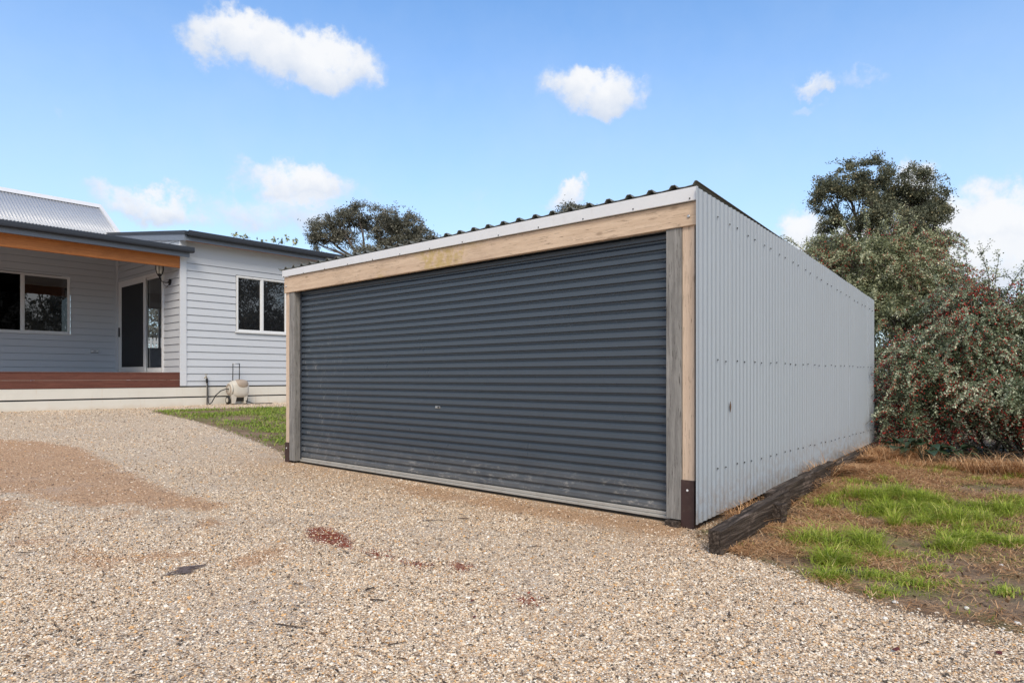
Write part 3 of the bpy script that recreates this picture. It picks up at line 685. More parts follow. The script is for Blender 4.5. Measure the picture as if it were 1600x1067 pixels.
def window(name, x0, x1, z0, z1, y, mull, sill=True):
    f = MB(); w = .042; d = .035
    f.box(x0, x1, y - d, y + .05, z0, z0 + w); f.box(x0, x1, y - d, y + .05, z1 - w, z1)
    f.box(x0, x0 + w, y - d, y + .05, z0 + w, z1 - w); f.box(x1 - w, x1, y - d, y + .05, z0 + w, z1 - w)
    for m in mull: f.box(m - .032, m + .032, y - d + .006, y + .05, z0 + w, z1 - w)
    o = f.build('window', M['trim'], house, bevel=.004)
    xs = [x0 + w] + [q for m in mull for q in (m - .032, m + .032)] + [x1 - w]
    for a, b in zip(xs[::2], xs[1::2]):
        t = MB(); t.quad((a, y + .012, z0 + w), (b, y + .012, z0 + w), (b, y + .012, z1 - w), (a, y + .012, z1 - w)); t.build('pane', M['glass_dark'], o)
        t = MB(); g_ = .012; t.box(a, a + g_, y - .012, y + .008, z0 + w, z1 - w); t.box(b - g_, b, y - .012, y + .008, z0 + w, z1 - w); t.box(a + g_, b - g_, y - .012, y + .008, z0 + w, z0 + w + g_); t.box(a + g_, b - g_, y - .012, y + .008, z1 - w - g_, z1 - w)
        t.build('sash', M['trim'], o)
    if sill: MB().box(x0 - .03, x1 + .03, y - .06, y - .001, z0 - .03, z0 - .002).build('sill', M['trim'], o)
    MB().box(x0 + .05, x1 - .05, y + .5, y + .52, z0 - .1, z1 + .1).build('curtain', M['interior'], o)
    return o
siding('front_wall', front, HX + .11, 10.35, .895, 3.90, [(7.59, 9.62, 2.20, 3.60)])
window('w', 7.60, 9.61, 2.215, 3.585, HY, [8.268, 8.94])
MB().box(HX + .11, 10.35, HY - .006, HY + .03, 3.901, 4.36).build('frieze_panel', M['siding'], house)
siding('return_wall', side, HY + .02, BY, 1.21, 4.7, [(16.535, 19.50, 1.0, 3.66)])
siding('back_wall', back, -1.5, HX, 1.21, 4.6, [(2.55, 5.19, 2.19, 3.68)])
window('w', 2.56, 5.181, 2.205, 3.665, BY, [4.183, 3.1])
MB().box(HX - .035, HX + .11, HY - .035, HY + .02, .895, 4.30).build('corner_trim', M['corner'], house, bevel=.003)
MB().box(HX - .07, HX - .02, BY - .07, BY - .02, 1.21, 4.66).build('corner_trim', M['corner'], house)
# hidden sides of the bedroom wing
MB().box(10.35, 10.5, HY, 24, .5, 4.3).build('end_wall', M['siding'], house)
# skirting boards
for a, b, nm in ((.650, .862, 1), (.30, .620, 2)):
    MB().box(-2.5, HX + .02, HY - .012, HY + .012, a, b).build('skirting_board', M['skirting'], house, bevel=.003)
    MB().box(HX + .021, 10.4, HY - .012, HY + .012, a, b).build('skirting_board', M['skirting'], house, bevel=.003)
MB().box(-2.5, 10.4, HY + .03, HY + .06, .2, .9).build('gap_shade_backing', M['rubber'], house)  # black sheet stands in for the shade behind the skirting gaps
# deck
dk = MB()
for i in range(28):
    ya = HY + .02 + i * .144; dk.box(-2.5, HX - .03, ya, ya + .138, 1.176, 1.2)
dk.build('deck_floor', M['deck'], house)
for a, b in ((.868, 1.03), (1.036, 1.175)):
    MB().box(-2.5, HX - .036, HY - .022, HY + .01, a, b).build('deck_fascia', M['deck'], house, bevel=.003)
MB().box(-2.5, HX - .036, HY - .028, HY + .019, 1.178, 1.203).build('deck_nosing', M['deck'], house, bevel=.003)
# sliding door in the return wall
def sliding_door():
    y0, y1, z0, z1 = 16.545, 19.498, 1.21, 3.645; x = HX
    f = MB(); w = .07
    f.box(x - .045, x + .06, y0, y1, z1 - w, z1); f.box(x - .045, x + .06, y0, y1, z0, z0 + .035)
    f.box(x - .045, x + .06, y0, y0 + w, z0 + .035, z1 - w); f.box(x - .045, x + .06, y1 - w, y1, z0 + .035, z1 - w)
    o = f.build('sliding_door', M['trim'], house, bevel=.004)
    ym = 17.72
    s = MB(); a, b = ym - .06, y1 - w; xx = x - .03
    s.box(xx - .012, xx + .014, a, a + .10, z0 + .04, z1 - w); s.box(xx - .012, xx + .014, b - .13, b, z0 + .04, z1 - w); s.box(xx - .012, xx + .014, a + .1, b - .13, z0 + .04, z0 + .15); s.box(xx - .012, xx + .014, a + .1, b - .13, z1 - w - .09, z1 - w)
    s.build('screen_frame', M['trim'], o)
    MB().box(xx - .002, xx + .002, a + .1, b - .13, z0 + .15, z1 - w - .09).build('screen_mesh', M['screen'], o)
    s = MB(); a, b = y0 + w, ym + .02; xx = x + .02
    s.box(xx - .012, xx + .02, a, a + .045, z0 + .04, z1 - w); s.box(xx - .012, xx + .02, b - .06, b, z0 + .04, z1 - w); s.box(xx - .012, xx + .02, a + .045, b - .06, z0 + .04, z0 + .12); s.box(xx - .012, xx + .02, a + .045, b - .06, z1 - w - .05, z1 - w)
    s.build('sash', M['trim'], o)
    t = MB(); t.quad((xx, b - .06, z0 + .12), (xx, a + .045, z0 + .12), (xx, a + .045, z1 - w - .05), (xx, b - .06, z1 - w - .05)); t.build('pane', M['glass_clear'], o)
    h = MB(); h.box(x - .075, x - .045, y1 - .115, y1 - .075, 2.17, 2.42); h.build('handle', M['black'], o, bevel=.008)
sliding_door()
# the room behind the sliding door with a far window
rm = MB()
RX0, RX1, RY0, RY1 = HX + .07, 10.3, HY + .07, 23.5
rm.quad((RX0, RY0, 1.2), (RX1, RY0, 1.2), (RX1, RY1, 1.2), (RX0, RY1, 1.2)); rm.quad((RX0, RY0, 3.9), (RX1, RY0, 3.9), (RX1, RY1, 3.9), (RX0, RY1, 3.9))
rm.quad((RX1, RY0, 1.2), (RX1, RY1, 1.2), (RX1, RY1, 3.9), (RX1, RY0, 3.9)); rm.quad((RX0, RY0, 1.2), (RX1, RY0, 1.2), (RX1, RY0, 3.9), (RX0, RY0, 3.9))
rm.quad((RX0, 19.7, 1.2), (RX0, RY1, 1.2), (RX0, RY1, 3.9), (RX0, 19.7, 3.9)); rm.quad((RX0, RY0, 3.66), (RX0, 19.7, 3.66), (RX0, 19.7, 3.9), (RX0, RY0, 3.9))
wy = RY1; a, b, c_, d_ = 7.35, 9.6, 2.05, 3.42
rm.quad((RX0, wy, 1.2), (a, wy, 1.2), (a, wy, 3.9), (RX0, wy, 3.9)); rm.quad((b, wy, 1.2), (RX1, wy, 1.2), (RX1, wy, 3.9), (b, wy, 3.9))
rm.quad((a, wy, 1.2), (b, wy, 1.2), (b, wy, c_), (a, wy, c_)); rm.quad((a, wy, d_), (b, wy, d_), (b, wy, 3.9), (a, wy, 3.9))
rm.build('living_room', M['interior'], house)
fr = MB()
for xx in (a, a + .72, a + 1.45, b): fr.box(xx - .03, xx + .03, wy - .03, wy + .03, c_, d_)
fr.box(a, b, wy - .03, wy + .03, c_ - .03, c_ + .03); fr.box(a, b, wy - .03, wy + .03, d_ - .03, d_ + .03)
fr.build('far_window_frame', M['charcoal'], house)
# verandah roof, beam, gutters
MB().box(-2.5, HX - .05, HY - .03, HY + .03, 3.60, 3.862).build('verandah_beam', M['rafter'], house, bevel=.005)
MB().box(HX - .048, HX - .01, HY - .022, HY + .03, 3.60, 3.862).build('beam_packer', M['rafter'], house)
MB().hexa([(-2.5, 15.36, 3.835), (6.40, 15.36, 3.835), (6.40, 15.40, 3.835), (-2.5, 15.40, 3.835), (-2.5, 15.36, 3.985), (6.40, 15.36, 3.985), (6.40, 15.40, 3.985), (-2.5, 15.40, 3.985)]).build('fascia_board', M['fascia'], house)
def gutter(x0, x1, y, z, w=.125, h=.12):
    """quad gutter with rounded front lip, running along x"""
    prof = [(0, 0), (-w * .75, 0), (-w * .95, h * .12), (-w, h * .35), (-w, h * .8), (-w * .93, h * .97), (-w * .82, h), (-w * .72, h * .92), (-w * .7, h * .8), (-w * .8, h * .3), (-w * .7, h * .08), (-.01, h * .08), (-.01, h * .85), (0, h * .85)]
    mb = MB(); n = len(prof)
    for i in range(n):
        (a, b), (c, d) = prof[i], prof[(i + 1) % n]
        mb.quad((x0, y + a, z + b), (x1, y + a, z + b), (x1, y + c, z + d), (x0, y + c, z + d))
    for x in (x0, x1): mb.quad((x, y, z), (x, y - w, z + .2 * h), (x, y - w, z + .95 * h), (x, y, z + .85 * h))
    return mb.build('gutter', M['charcoal'], house)
gutter(-2.5, 6.46, 15.358, 3.93, .13, .125)
def roof_sheet(name, x0, x1, ya, za, yb, zb, mat, pitch=.0763, amp=.009, thick=.002):
    mb = MB(); n = int((x1 - x0) / pitch * 6)
    for i in range(n):
        a, b = x0 + (x1 - x0) * i / n, x0 + (x1 - x0) * (i + 1) / n
        ha, hb = amp * math.sin(2 * math.pi * a / pitch), amp * math.sin(2 * math.pi * b / pitch)
        mb.quad((a, ya, za + ha), (b, ya, za + hb), (b, yb, zb + hb), (a, yb, zb + ha))
    return mb.build(name, mat, house, True, solid=thick)
roof_sheet('verandah_roof', -2.5, 6.36, 15.33, 4.03, 20.25, 4.98, M['roof_silver'])
MB().hexa([(-2.5, 15.41, 3.87), (HX - .03, 15.41, 3.87), (HX - .03, BY, 4.66), (-2.5, BY, 4.66), (-2.5, 15.41, 3.90), (HX - .03, 15.41, 3.90), (HX - .03, BY, 4.69), (-2.5, BY, 4.69)]).build('verandah_ceiling', M['ceiling'], house)
# main gable roof
roof_sheet('main_roof', -2.5, 6.52, 20.20, 5.02, 22.0, 6.19, M['roof_silver'], .0763, .009)
roof_sheet('main_roof', -2.5, 6.52, 22.0, 6.19, 26.0, 3.7, M['roof_silver'], .0763, .009)
MB().hexa([(-2.5, 21.80, 6.085), (6.58, 21.80, 6.085), (6.58, 22.2, 6.085), (-2.5, 22.2, 6.085), (-2.5, 21.96, 6.225), (6.58, 21.96, 6.225), (6.58, 22.04, 6.225), (-2.5, 22.04, 6.225)]).build('ridge_cap', M['white_metal'], house)
bg = MB()
bg.hexa([(6.50, 20.15, 4.90), (6.60, 20.15, 4.90), (6.60, 22.0, 6.10), (6.50, 22.0, 6.10), (6.50, 20.15, 5.03), (6.60, 20.15, 5.03), (6.60, 22.0, 6.235), (6.50, 22.0, 6.235)])
bg.build('barge_capping', M['white_metal'], house)
MB().hexa([(6.40, 20.3, 4.2), (6.47, 20.3, 4.2), (6.47, 25.6, 3.6), (6.40, 25.6, 3.6), (6.40, 20.3, 4.95), (6.47, 20.3, 4.95), (6.47, 22.0, 6.08), (6.40, 22.0, 6.08)]).build('gable_wall', M['siding'], house)
# bedroom wing roof
def bz(y): return 4.36 + (y - 15.28) * .135
gutter(6.30, 10.62, 15.26, 4.285, .125, .13)
MB().hexa([(6.29, 15.265, 4.19), (10.6, 15.265, 4.19), (10.6, 15.29, 4.19), (6.29, 15.29, 4.19), (6.29, 15.265, 4.36), (10.6, 15.265, 4.36), (10.6, 15.29, 4.36), (6.29, 15.29, 4.36)]).build('fascia_board', M['fascia'], house)
MB().hexa([(6.24, 15.25, bz(15.25) - .17), (6.285, 15.25, bz(15.25) - .17), (6.285, 21.5, bz(21.5) - .17), (6.24, 21.5, bz(21.5) - .17), (6.24, 15.25, bz(15.25) + .02), (6.285, 15.25, bz(15.25) + .02), (6.285, 21.5, bz(21.5) + .02), (6.24, 21.5, bz(21.5) + .02)]).build('barge_board', M['fascia'], house)
MB().hexa([(6.22, 15.2, bz(15.2) - .03), (6.33, 15.2, bz(15.2) - .03), (6.33, 21.5, bz(21.5) - .03), (6.22, 21.5, bz(21.5) - .03), (6.22, 15.2, bz(15.2) + .05), (6.33, 15.2, bz(15.2) + .05), (6.33, 21.5, bz(21.5) + .05), (6.22, 21.5, bz(21.5) + .05)]).build('barge_capping', M['charcoal'], house)
roof_sheet('wing_roof', 6.30, 10.6, 15.24, bz(15.24) + .005, 21.5, bz(21.5) + .005, M['charcoal'])
MB().hexa([(6.30, 15.30, 4.225), (10.55, 15.30, 4.225), (10.55, 15.59, 4.262), (6.30, 15.59, 4.262), (6.30, 15.30, 4.24), (10.55, 15.30, 4.24), (10.55, 15.59, 4.28), (6.30, 15.59, 4.28)]).build('eave_lining', M['ceiling'], house)
MB().box(6.30, 10.55, 15.292, 15.325, 4.185, 4.222).build('eave_batten', M['rafter'], house)
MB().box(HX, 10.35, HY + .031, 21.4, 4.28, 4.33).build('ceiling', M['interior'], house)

# things on the house walls
ln = empty('wall_lantern', (HX, 16.17, 3.35)); tag(ln, 'black carriage lantern on a scrolled bracket beside the sliding door', 'wall lamp')
def rel(o, mbs):  # build in world coordinates under a thing
    pass
LX, LY = HX - .25, 16.17
MB().lathe([(.075, 0), (.075, -.012), (.055, -.02), (.02, -.03)], (HX - .022, LY, 3.33), 16, 'x').build('back_plate', M['black'], ln, True)
MB().tube([(HX - .04, LY, 3.33), (HX - .12, LY, 3.31), (HX - .2, LY, 3.33), (LX, LY, 3.40), (LX, LY, 3.46)], [.014, .012, .012, .012, .016]).build('bracket', M['black'], ln, True)
MB().tube([(HX - .04, LY, 3.28), (HX - .09, LY, 3.22), (HX - .15, LY, 3.24), (HX - .17, LY, 3.31)], .007).build('scroll', M['black'], ln, True)
MB().lathe([(.012, 3.42), (.045, 3.46), (.055, 3.49), (.03, 3.50)], (LX, LY, 0), 12).build('lantern_base', M['black'], ln, True)
cage = MB()
for k in range(6):
    t = k * math.pi / 3; cage.tube([(LX + .06 * math.cos(t), LY + .06 * math.sin(t), 3.49), (LX + .088 * math.cos(t), LY + .088 * math.sin(t), 3.60), (LX + .085 * math.cos(t), LY + .085 * math.sin(t), 3.73)], .007, 6)
cage.build('cage', M['black'], ln)
MB().lathe([(.05, 3.50), (.078, 3.60), (.075, 3.72)], (LX, LY, 0), 12).build('glass_shade', painted('frosted_glass', (.62, .62, .58), .2, .02), ln, True)
MB().lathe([(.105, 3.725), (.105, 3.745), (.06, 3.79), (.02, 3.81), (.02, 3.84), (.004, 3.86)], (LX, LY, 0), 12).build('lantern_cap', M['black'], ln, True)

ot = empty('wall_outlet', (5.73, BY, 1.77)); tag(ot, 'small grey weatherproof power outlet low on the verandah back wall', 'power outlet')
MB().box(5.64, 5.82, BY - .06, BY - .012, 1.735, 1.82).build('cover', M['metal'], ot, bevel=.012)
MB().box(5.655, 5.70, BY - .068, BY - .061, 1.76, 1.80).build('switch', M['trim'], ot); MB().box(5.76, 5.805, BY - .068, BY - .061, 1.76, 1.80).build('switch', M['trim'], ot)

gh = gz(6.87, 15.5)
tp = empty('garden_tap', (6.87, 15.53, gh)); tag(tp, 'brass garden tap on a thin upright pipe against the cream skirting', 'tap')
MB().tube([(6.87, 15.54, gh - .05), (6.87, 15.54, 1.03)], .014).build('riser_pipe', M['grey_wood'], tp, True)
MB().lathe([(.022, .96), (.026, 1.0), (.026, 1.04), (.02, 1.06)], (6.87, 15.54, 0), 10).build('hose_fitting', M['rubber'], tp, True)
brass = painted('tarnished_brass', (.45, .38, .26), .35, .1, .1, 8, .9)
MB().tube([(6.87, 15.54, 1.03), (6.87, 15.54, 1.09), (6.83, 15.50, 1.11), (6.79, 15.47, 1.08)], .014).build('spout', brass, tp, True)
q = MB(); q.tube([(6.84, 15.51, 1.11), (6.84, 15.51, 1.16)], .006); q.tube([(6.805, 15.50, 1.16), (6.875, 15.52, 1.16)], .009); q.build('tap_handle', brass, tp, True)

def reel():
    cx, cy = 7.47, 15.25; z = gz(cx, cy)
    o = empty('hose_reel_cart', (cx, cy, z)); tag(o, 'cream plastic garden hose reel cart with brown lid and tall black handle', 'hose reel')
    # rounded drum housing, axis along x
    def shell(sx, sy, sz, c, n=18, p=2.6, zlo=-1, zhi=1):
        mb = MB(); rings = []
        for i in range(n + 1):
            ph = -math.pi / 2 + math.pi * i / n
            for k in range(24):
                th = 2 * math.pi * k / 24
                f = lambda v: math.copysign(abs(v) ** (2 / p), v)
                mb.v.append((c[0] + sx * f(math.cos(ph)) * f(math.cos(th)), c[1] + sy * f(math.cos(ph)) * f(math.sin(th)), c[2] + sz * f(math.sin(ph))))
        for i in range(n):
            for k in range(24):
                k2 = (k + 1) % 24; mb.f.append((i * 24 + k, i * 24 + k2, (i + 1) * 24 + k2, (i + 1) * 24 + k))
        return mb
    shell(.235, .17, .215, (cx + .02, cy, z + .365), p=3.0).build('housing', M['reel_cream'], o, True)
    shell(.18, .165, .12, (cx + .05, cy - .02, z + .475), p=2.6).build('lid', M['reel_brown'], o, True)
    MB().lathe([(.135, 0), (.13, -.02), (.10, -.025), (.085, -.005)], (cx - .205, cy - .01, z + .36), 24, 'x').build('drum_face', M['reel_brown'], o, True)
    MB().lathe([(.15, -.02), (.16, 0), (.15, .02)], (cx - .20, cy - .01, z + .36), 24, 'x').build('drum_rim', M['reel_cream'], o, True)
    q = MB()
    q.hexa([(cx - .18, cy - .1, z + .02), (cx - .10, cy - .1, z + .02), (cx - .10, cy + .08, z + .02), (cx - .18, cy + .08, z + .02), (cx - .2, cy - .12, z + .24), (cx - .06, cy - .12, z + .24), (cx - .06, cy + .1, z + .24), (cx - .2, cy + .1, z + .24)]); q.build('foot', M['reel_cream'], o, bevel=.01); q = MB()
    q.hexa([(cx + .12, cy - .1, z + .02), (cx + .17, cy - .1, z + .02), (cx + .17, cy + .08, z + .02), (cx + .12, cy + .08, z + .02), (cx + .10, cy - .12, z + .24), (cx + .2, cy - .12, z + .24), (cx + .2, cy + .1, z + .24), (cx + .10, cy + .1, z + .24)])
    q.build('foot', M['reel_cream'], o, bevel=.01)
    for s, xx in ((0, cx - .225), (1, cx + .2)):
        w = MB(); w.lathe([(.04, -.02), (.085, -.022), (.105, -.012), (.105, .012), (.085, .022), (.04, .02)], (xx, cy + .02, z + .105), 22, 'x'); wo = w.build('wheel', M['rubber'], o, True)
        MB().lathe([(.055, -.024), (.055, .024)], (xx, cy + .02, z + .105), 16, 'x').build('hub', M['reel_cream'], wo)
    MB().lathe([(.10, -.1), (.10, .1)], (cx + .03, cy, z + .17), 14, 'x').build('hose_coil', M['rubber'], o)
    for s in (-.075, .085):
        MB().tube([(cx + s - .015, cy + .06, z + .5), (cx + s + .02, cy + .12, z + .98)], .011).build('handle_rod', M['black'], o, True)
    MB().tube([(cx - .06, cy + .12, z + .975), (cx + .11, cy + .12, z + .975)], .010).build('handle_grip', M['metal'], o, True)
    h = MB(); zz = gz(6.9, 15.4)
    h.tube([(6.87, 15.51, .95), (6.87, 15.49, .7), (6.87, 15.47, zz + .06), (6.89, 15.44, zz + .015), (6.93, 15.42, zz + .06), (7.0, 15.38, zz + .22), (7.1, 15.33, zz + .33), (7.2, 15.29, zz + .37), (cx - .21, cy - .02, z + .37)], .012, 8)
    ho = h.build('garden_hose', M['rubber'], None, True); tag(ho, 'dark hose looping from the tap to the hose reel cart', 'hose')
    h = MB(); h.tube([(cx + .05, cy - .06, z + .12), (cx + .2, cy - .12, z + .06), (cx + .35, cy - .1, gz(cx + .35, cy - .1) + .012), (cx + .6, cy - .05, gz(cx + .6, cy) + .012), (cx + .85, cy - .08, gz(cx + .8, cy) + .012)], .010, 8)
    ho = h.build('garden_hose', M['rubber'], None, True); tag(ho, 'loose hose end lying on gravel to the right of the reel cart', 'hose')
reel()

# ------------------------------------------------------------------ sleepers
def rough_block(name, a, b, w, h, seed, label, mat='sleeper', taper=0, group=None):
    a, b = Vector(a), Vector(b); d = (b - a); L = d.length; d.normalize(); s = Vector((0, 0, 1)).cross(d).normalized(); u = d.cross(s)
    n = max(6, int(L / .035)); ring = []
    for j in range(5): ring.append((-.5 + j / 4, -.5))
    for j in range(1, 5): ring.append((.5, -.5 + j / 4))
    for j in range(1, 5): ring.append((.5 - j / 4, .5))
    for j in range(1, 4): ring.append((-.5, .5 - j / 4))
    mb = MB(); m = len(ring)
    for i in range(n + 1):
        t = i / n; k = 1 - taper * t
        for (p, q) in ring:
            P = a + d * (L * t) + s * (p * w * k) + u * (q * h * k)
            nn = mn.noise(Vector((P.x * 2 + seed, P.y * 9, P.z * 9))) * .007 + mn.noise(Vector((P.x * 9, P.y * 50 + seed, P.z * 50))) * .003 - (.010 if mn.noise(Vector((P.x * 4.5, q * 3, seed + p * 3))) > .34 else 0)
            e = (1 if abs(p) == .5 and abs(q) == .5 else 0) * -.002
            P = P + (s * p + u * q).normalized() * (nn + e) if (p or q) else P
            P = P + d * (mn.noise(Vector((p * 9, q * 9, seed))) * .012 * (i in (0, n)))
            mb.v.append(tuple(P))
    for i in range(n):
        for k in range(m):
            k2 = (k + 1) % m; mb.f.append((i * m + k, i * m + k2, (i + 1) * m + k2, (i + 1) * m + k))
    mb.f.append(tuple(reversed(range(m)))); mb.f.append(tuple(n * m + k for k in range(m)))
    o = mb.build(name, M[mat]); tag(o, label, 'sleeper', group); return o
SG = 'timber sleepers edging the garden beside the shed'
rough_block('timber_sleeper', (3.99, 1.76, .040), (5.42, 1.80, .120), .085, .165, 1, 'charred black sleeper nearest the driveway, its sawn end facing the gravel', group=SG)
rough_block('timber_sleeper', (5.24, 1.87, .105), (7.15, 1.91, .165), .085, .16, 5, 'middle weathered sleeper lying between two others along the shed wall', group=SG)
rough_block('timber_sleeper', (7.12, 1.90, .14), (8.9, 1.93, .20), .08, .14, 9, 'farthest sleeper half buried in dead straw near the shed corner', group=SG)
o = rough_block('timber_peg', (4.97, 1.715, .060), (5.07, 1.715, .066), .10, .19, 3, 'short black timber peg driven in against the outer side of the sleepers'); o['category'] = 'peg'

# ------------------------------------------------------------------ plants
RNG = np.random.default_rng(11)
def leaves(name, pts, L, W, mat, parent=None, rnd=None, droop=0.0, seed=0):
    r = np.random.default_rng(seed + 100); n = len(pts)
    d = r.normal(size=(n, 3)); d[:, 2] -= droop; d /= np.linalg.norm(d, axis=1)[:, None]
    u = r.normal(size=(n, 3)); s = np.cross(d, u); s /= np.linalg.norm(s, axis=1)[:, None]
    l = (L * r.uniform(.6, 1.35, n))[:, None]; w = (W * r.uniform(.6, 1.3, n))[:, None]
    nn = np.cross(d, s)
    v = np.stack([pts, pts + d * l * .45 + s * w * .5 + nn * l * .06, pts + d * l, pts + d * l * .45 - s * w * .5 + nn * l * .06], 1).reshape(-1, 3)
    f = np.arange(n * 4).reshape(n, 4)
    if rnd is None: rnd = r.random(n)
    return np_mesh(name, v, f, M[mat], parent, {'rnd': ('FACE', rnd)})
def blob_points(blobs, n_cl, per, spread, r, shell=.55):
    """clustered points in the outer part of ellipsoids"""
    out = []; rr = []
    vol = np.array([b[3] * b[4] * b[5] for b in blobs]) ** .67; vol /= vol.sum()
    for b, w in zip(blobs, vol):
        k = max(3, int(n_cl * w)); d = r.normal(size=(k, 3)); d /= np.linalg.norm(d, axis=1)[:, None]
        rad = r.uniform(shell ** 3, 1, k) ** (1 / 3) * (1 + .10 * r.normal(size=k))
        c = np.array(b[:3]) + d * rad[:, None] * np.array(b[3:6])
        cnt = r.integers(per // 2, per * 3 // 2, k)
        tone = r.normal(0, .16, k)
        idx = np.repeat(np.arange(k), cnt)
        sp = spread * r.uniform(.5, 1.3, k)
        p = c[idx] + r.normal(size=(len(idx), 3)) * sp[idx][:, None] * np.array([1, 1, .7])
        out.append(p); rr.append(tone[idx])
    p = np.vstack(out); t = np.concatenate(rr)
    return p, np.clip(r.beta(2, 2.4, len(p)) + t, 0, 1)
def limb(mb, a, b, r0, r1, rnd, wob=.08, seg=7, sag=0):
    a, b = Vector(a), Vector(b); L = (b - a).length; path = []
    off = Vector((rnd.uniform(-1, 1), rnd.uniform(-1, 1), rnd.uniform(-.3, .5))) * wob * L
    for i in range(seg + 1):
        t = i / seg; p = a.lerp(b, t) + off * math.sin(math.pi * t) + Vector((rnd.uniform(-1, 1), rnd.uniform(-1, 1), rnd.uniform(-1, 1))) * wob * L * .12 * (0 < i < seg)
        p.z -= sag * t * t; path.append(p)
    mb.tube(path, [r0 + (r1 - r0) * i / seg for i in range(seg + 1)], 7)
    return path
def tree(name, label, base, fork, blobs, r0, n_cl, per, spread, LW, leafmat, seed, bark='bark', group=None, twigs=10, shell=.55, multi=1, cat='tree', gap=1.1):
    rnd = random.Random(seed); base = Vector(base); fork = Vector(fork)
    t = empty(name, base); tag(t, label, cat, group)
    mb = MB()
    stems = []
    for m in range(multi):
        f = fork + Vector((rnd.uniform(-1, 1), rnd.uniform(-1, 1), 0)) * (.0 if multi == 1 else 1.0)
        stems.append(limb(mb, base + Vector((rnd.uniform(-1, 1), rnd.uniform(-1, 1), 0)) * (.2 * (multi > 1)) - Vector((0, 0, .2)), f, r0, r0 * .6, rnd, .05))
    for i, b in enumerate(blobs):
        st = min(stems, key=lambda s: (s[-1] - Vector(b[:3])).length); start = st[rnd.choice([-1, -1, -2])]
        c = Vector(b[:3]) - Vector((0, 0, b[5] * .35))
        p = limb(mb, start, c, r0 * .42, r0 * .13, rnd, .12)
        for k in range(twigs):
            d = Vector((rnd.gauss(0, 1), rnd.gauss(0, 1), rnd.gauss(.2, .8))).normalized()
            e = Vector((b[0] + d.x * b[3] * .85, b[1] + d.y * b[4] * .85, b[2] + d.z * b[5] * .85))
            limb(mb, p[rnd.choice([3, 4, 5, 6, 7])], e, r0 * .11, r0 * .03, rnd, .12, 5)
    mb.build('trunk', M[bark], t, True)
    r = np.random.default_rng(seed); p, tone = blob_points(blobs, n_cl, per, spread, r, shell)
    fr_ = gap; hole = np.array([mn.noise(Vector((a * fr_, b * fr_, c * fr_ * 1.3 + seed))) for a, b, c in p]); kk = hole > -.22; p, tone = p[kk], tone[kk]
    leaves('crown', p, LW[0], LW[1], leafmat, t, tone, .2, seed)
    return t
def B(px, py, dep, hw, hh, depth_r=None):
    """crown lobe: photo position, real distance, half width and half height in photo pixels at that distance"""
    c = at(px, py, dep); k = dep / PX_F; dr = hw * k if depth_r is None else depth_r
    return (c.x, c.y, c.z, (hw * k + dr) / 2, (hw * k + dr) / 2, hh * k)

# umbrella-crowned gum behind the shed roof
D = 35
bl = [B(508, 362, D, 26, 22), B(528, 345, D, 24, 20), B(560, 335, D, 24, 18), B(588, 345, D + 1, 30, 22), B(618, 343, D, 24, 18), B(600, 368, D, 26, 16), B(640, 355, D, 24, 22), B(660, 375, D + 1, 22, 22), B(635, 382, D, 30, 16),
      B(500, 378, D, 14, 14), B(575, 397, D - 1, 30, 12), B(540, 372, D, 20, 12), B(505, 402, D, 16, 10), B(655, 395, D, 24, 12)]
b0 = at(585, 600, D); b0.z = .3; fk = at(585, 415, D)
tree('gum_tree', 'wide umbrella-crowned olive gum tree rising behind the shed roof', b0, fk, bl, .22, 900, 60, .15, (.12, .05), 'leaf_gum', 3, 'bark', twigs=5, shell=.6, multi=3)
D = 40
b0 = at(895, 600, D); b0.z = .3
tree('distant_tree', 'small dark treetop just showing over the shed roof ridge', b0, at(895, 380, D), [B(890, 334, D, 18, 13), B(905, 332, D, 14, 11), B(882, 345, D, 14, 12), B(915, 342, D, 14, 12)], .2, 160, 60, .22, (.15, .06), 'leaf_gum', 8, twigs=4)
# sparse sprigs above the wing roof
D = 27
b0 = at(445, 600, D); b0.z = .4
tree('sapling', 'thin leafy sapling sprigs poking above the wing roof of the house', b0, at(443, 400, D), [B(429, 374, D, 3, 6), B(438, 379, D, 4, 4), B(447, 372, D, 3, 5), B(459, 378, D, 4, 5), B(367, 367, D, 4, 2), B(384, 371, D, 3, 2), B(408, 376, D, 3, 2)], .02, 20, 7, .05, (.13, .08), 'leaf_shrub', 21, twigs=2)
# tall dense tree at the right
D = 22
bl = [B(1322, 285, D, 40, 32), B(1300, 310, D, 30, 28), B(1360, 272, D, 26, 26), B(1340, 330, D, 42, 32), B(1305, 365, D, 26, 26), B(1375, 300, D + .5, 26, 30), B(1362, 365, D, 40, 34), B(1430, 285, D, 26, 26), B(1452, 300, D, 24, 32), B(1408, 315, D + .5, 26, 26),
      B(1440, 345, D, 34, 28), B(1462, 335, D, 20, 22), B(1400, 345, D - .5, 34, 24), B(1420, 385, D, 40, 30), B(1455, 375, D, 24, 26), B(1295, 392, D, 30, 20), B(1380, 410, D, 60, 30), B(1285, 420, D, 26, 28), B(1440, 420, D, 40, 36), B(1320, 430, D, 40, 40), B(1400, 470, D, 80, 40), B(1480, 480, D, 40, 50)]
b0 = at(1385, 600, D); b0.z = .1
tree('evergreen_tree', 'tall dense dark olive evergreen tree behind the berry bushes', b0, at(1382, 440, D), bl, .24, 2600, 70, .11, (.085, .04), 'leaf_dark', 5, twigs=5, shell=.7, multi=2)
D = 30
b0 = at(1600, 600, D); b0.z = .1
tree('distant_tree', 'rounded green treetop low at the right edge beyond the berry bush', b0, at(1600, 540, D), [B(1600, 505, D, 40, 22), B(1565, 520, D, 30, 20), B(1640, 510, D, 40, 26)], .2, 260, 60, .2, (.14, .07), 'leaf_dark', 9, twigs=4)
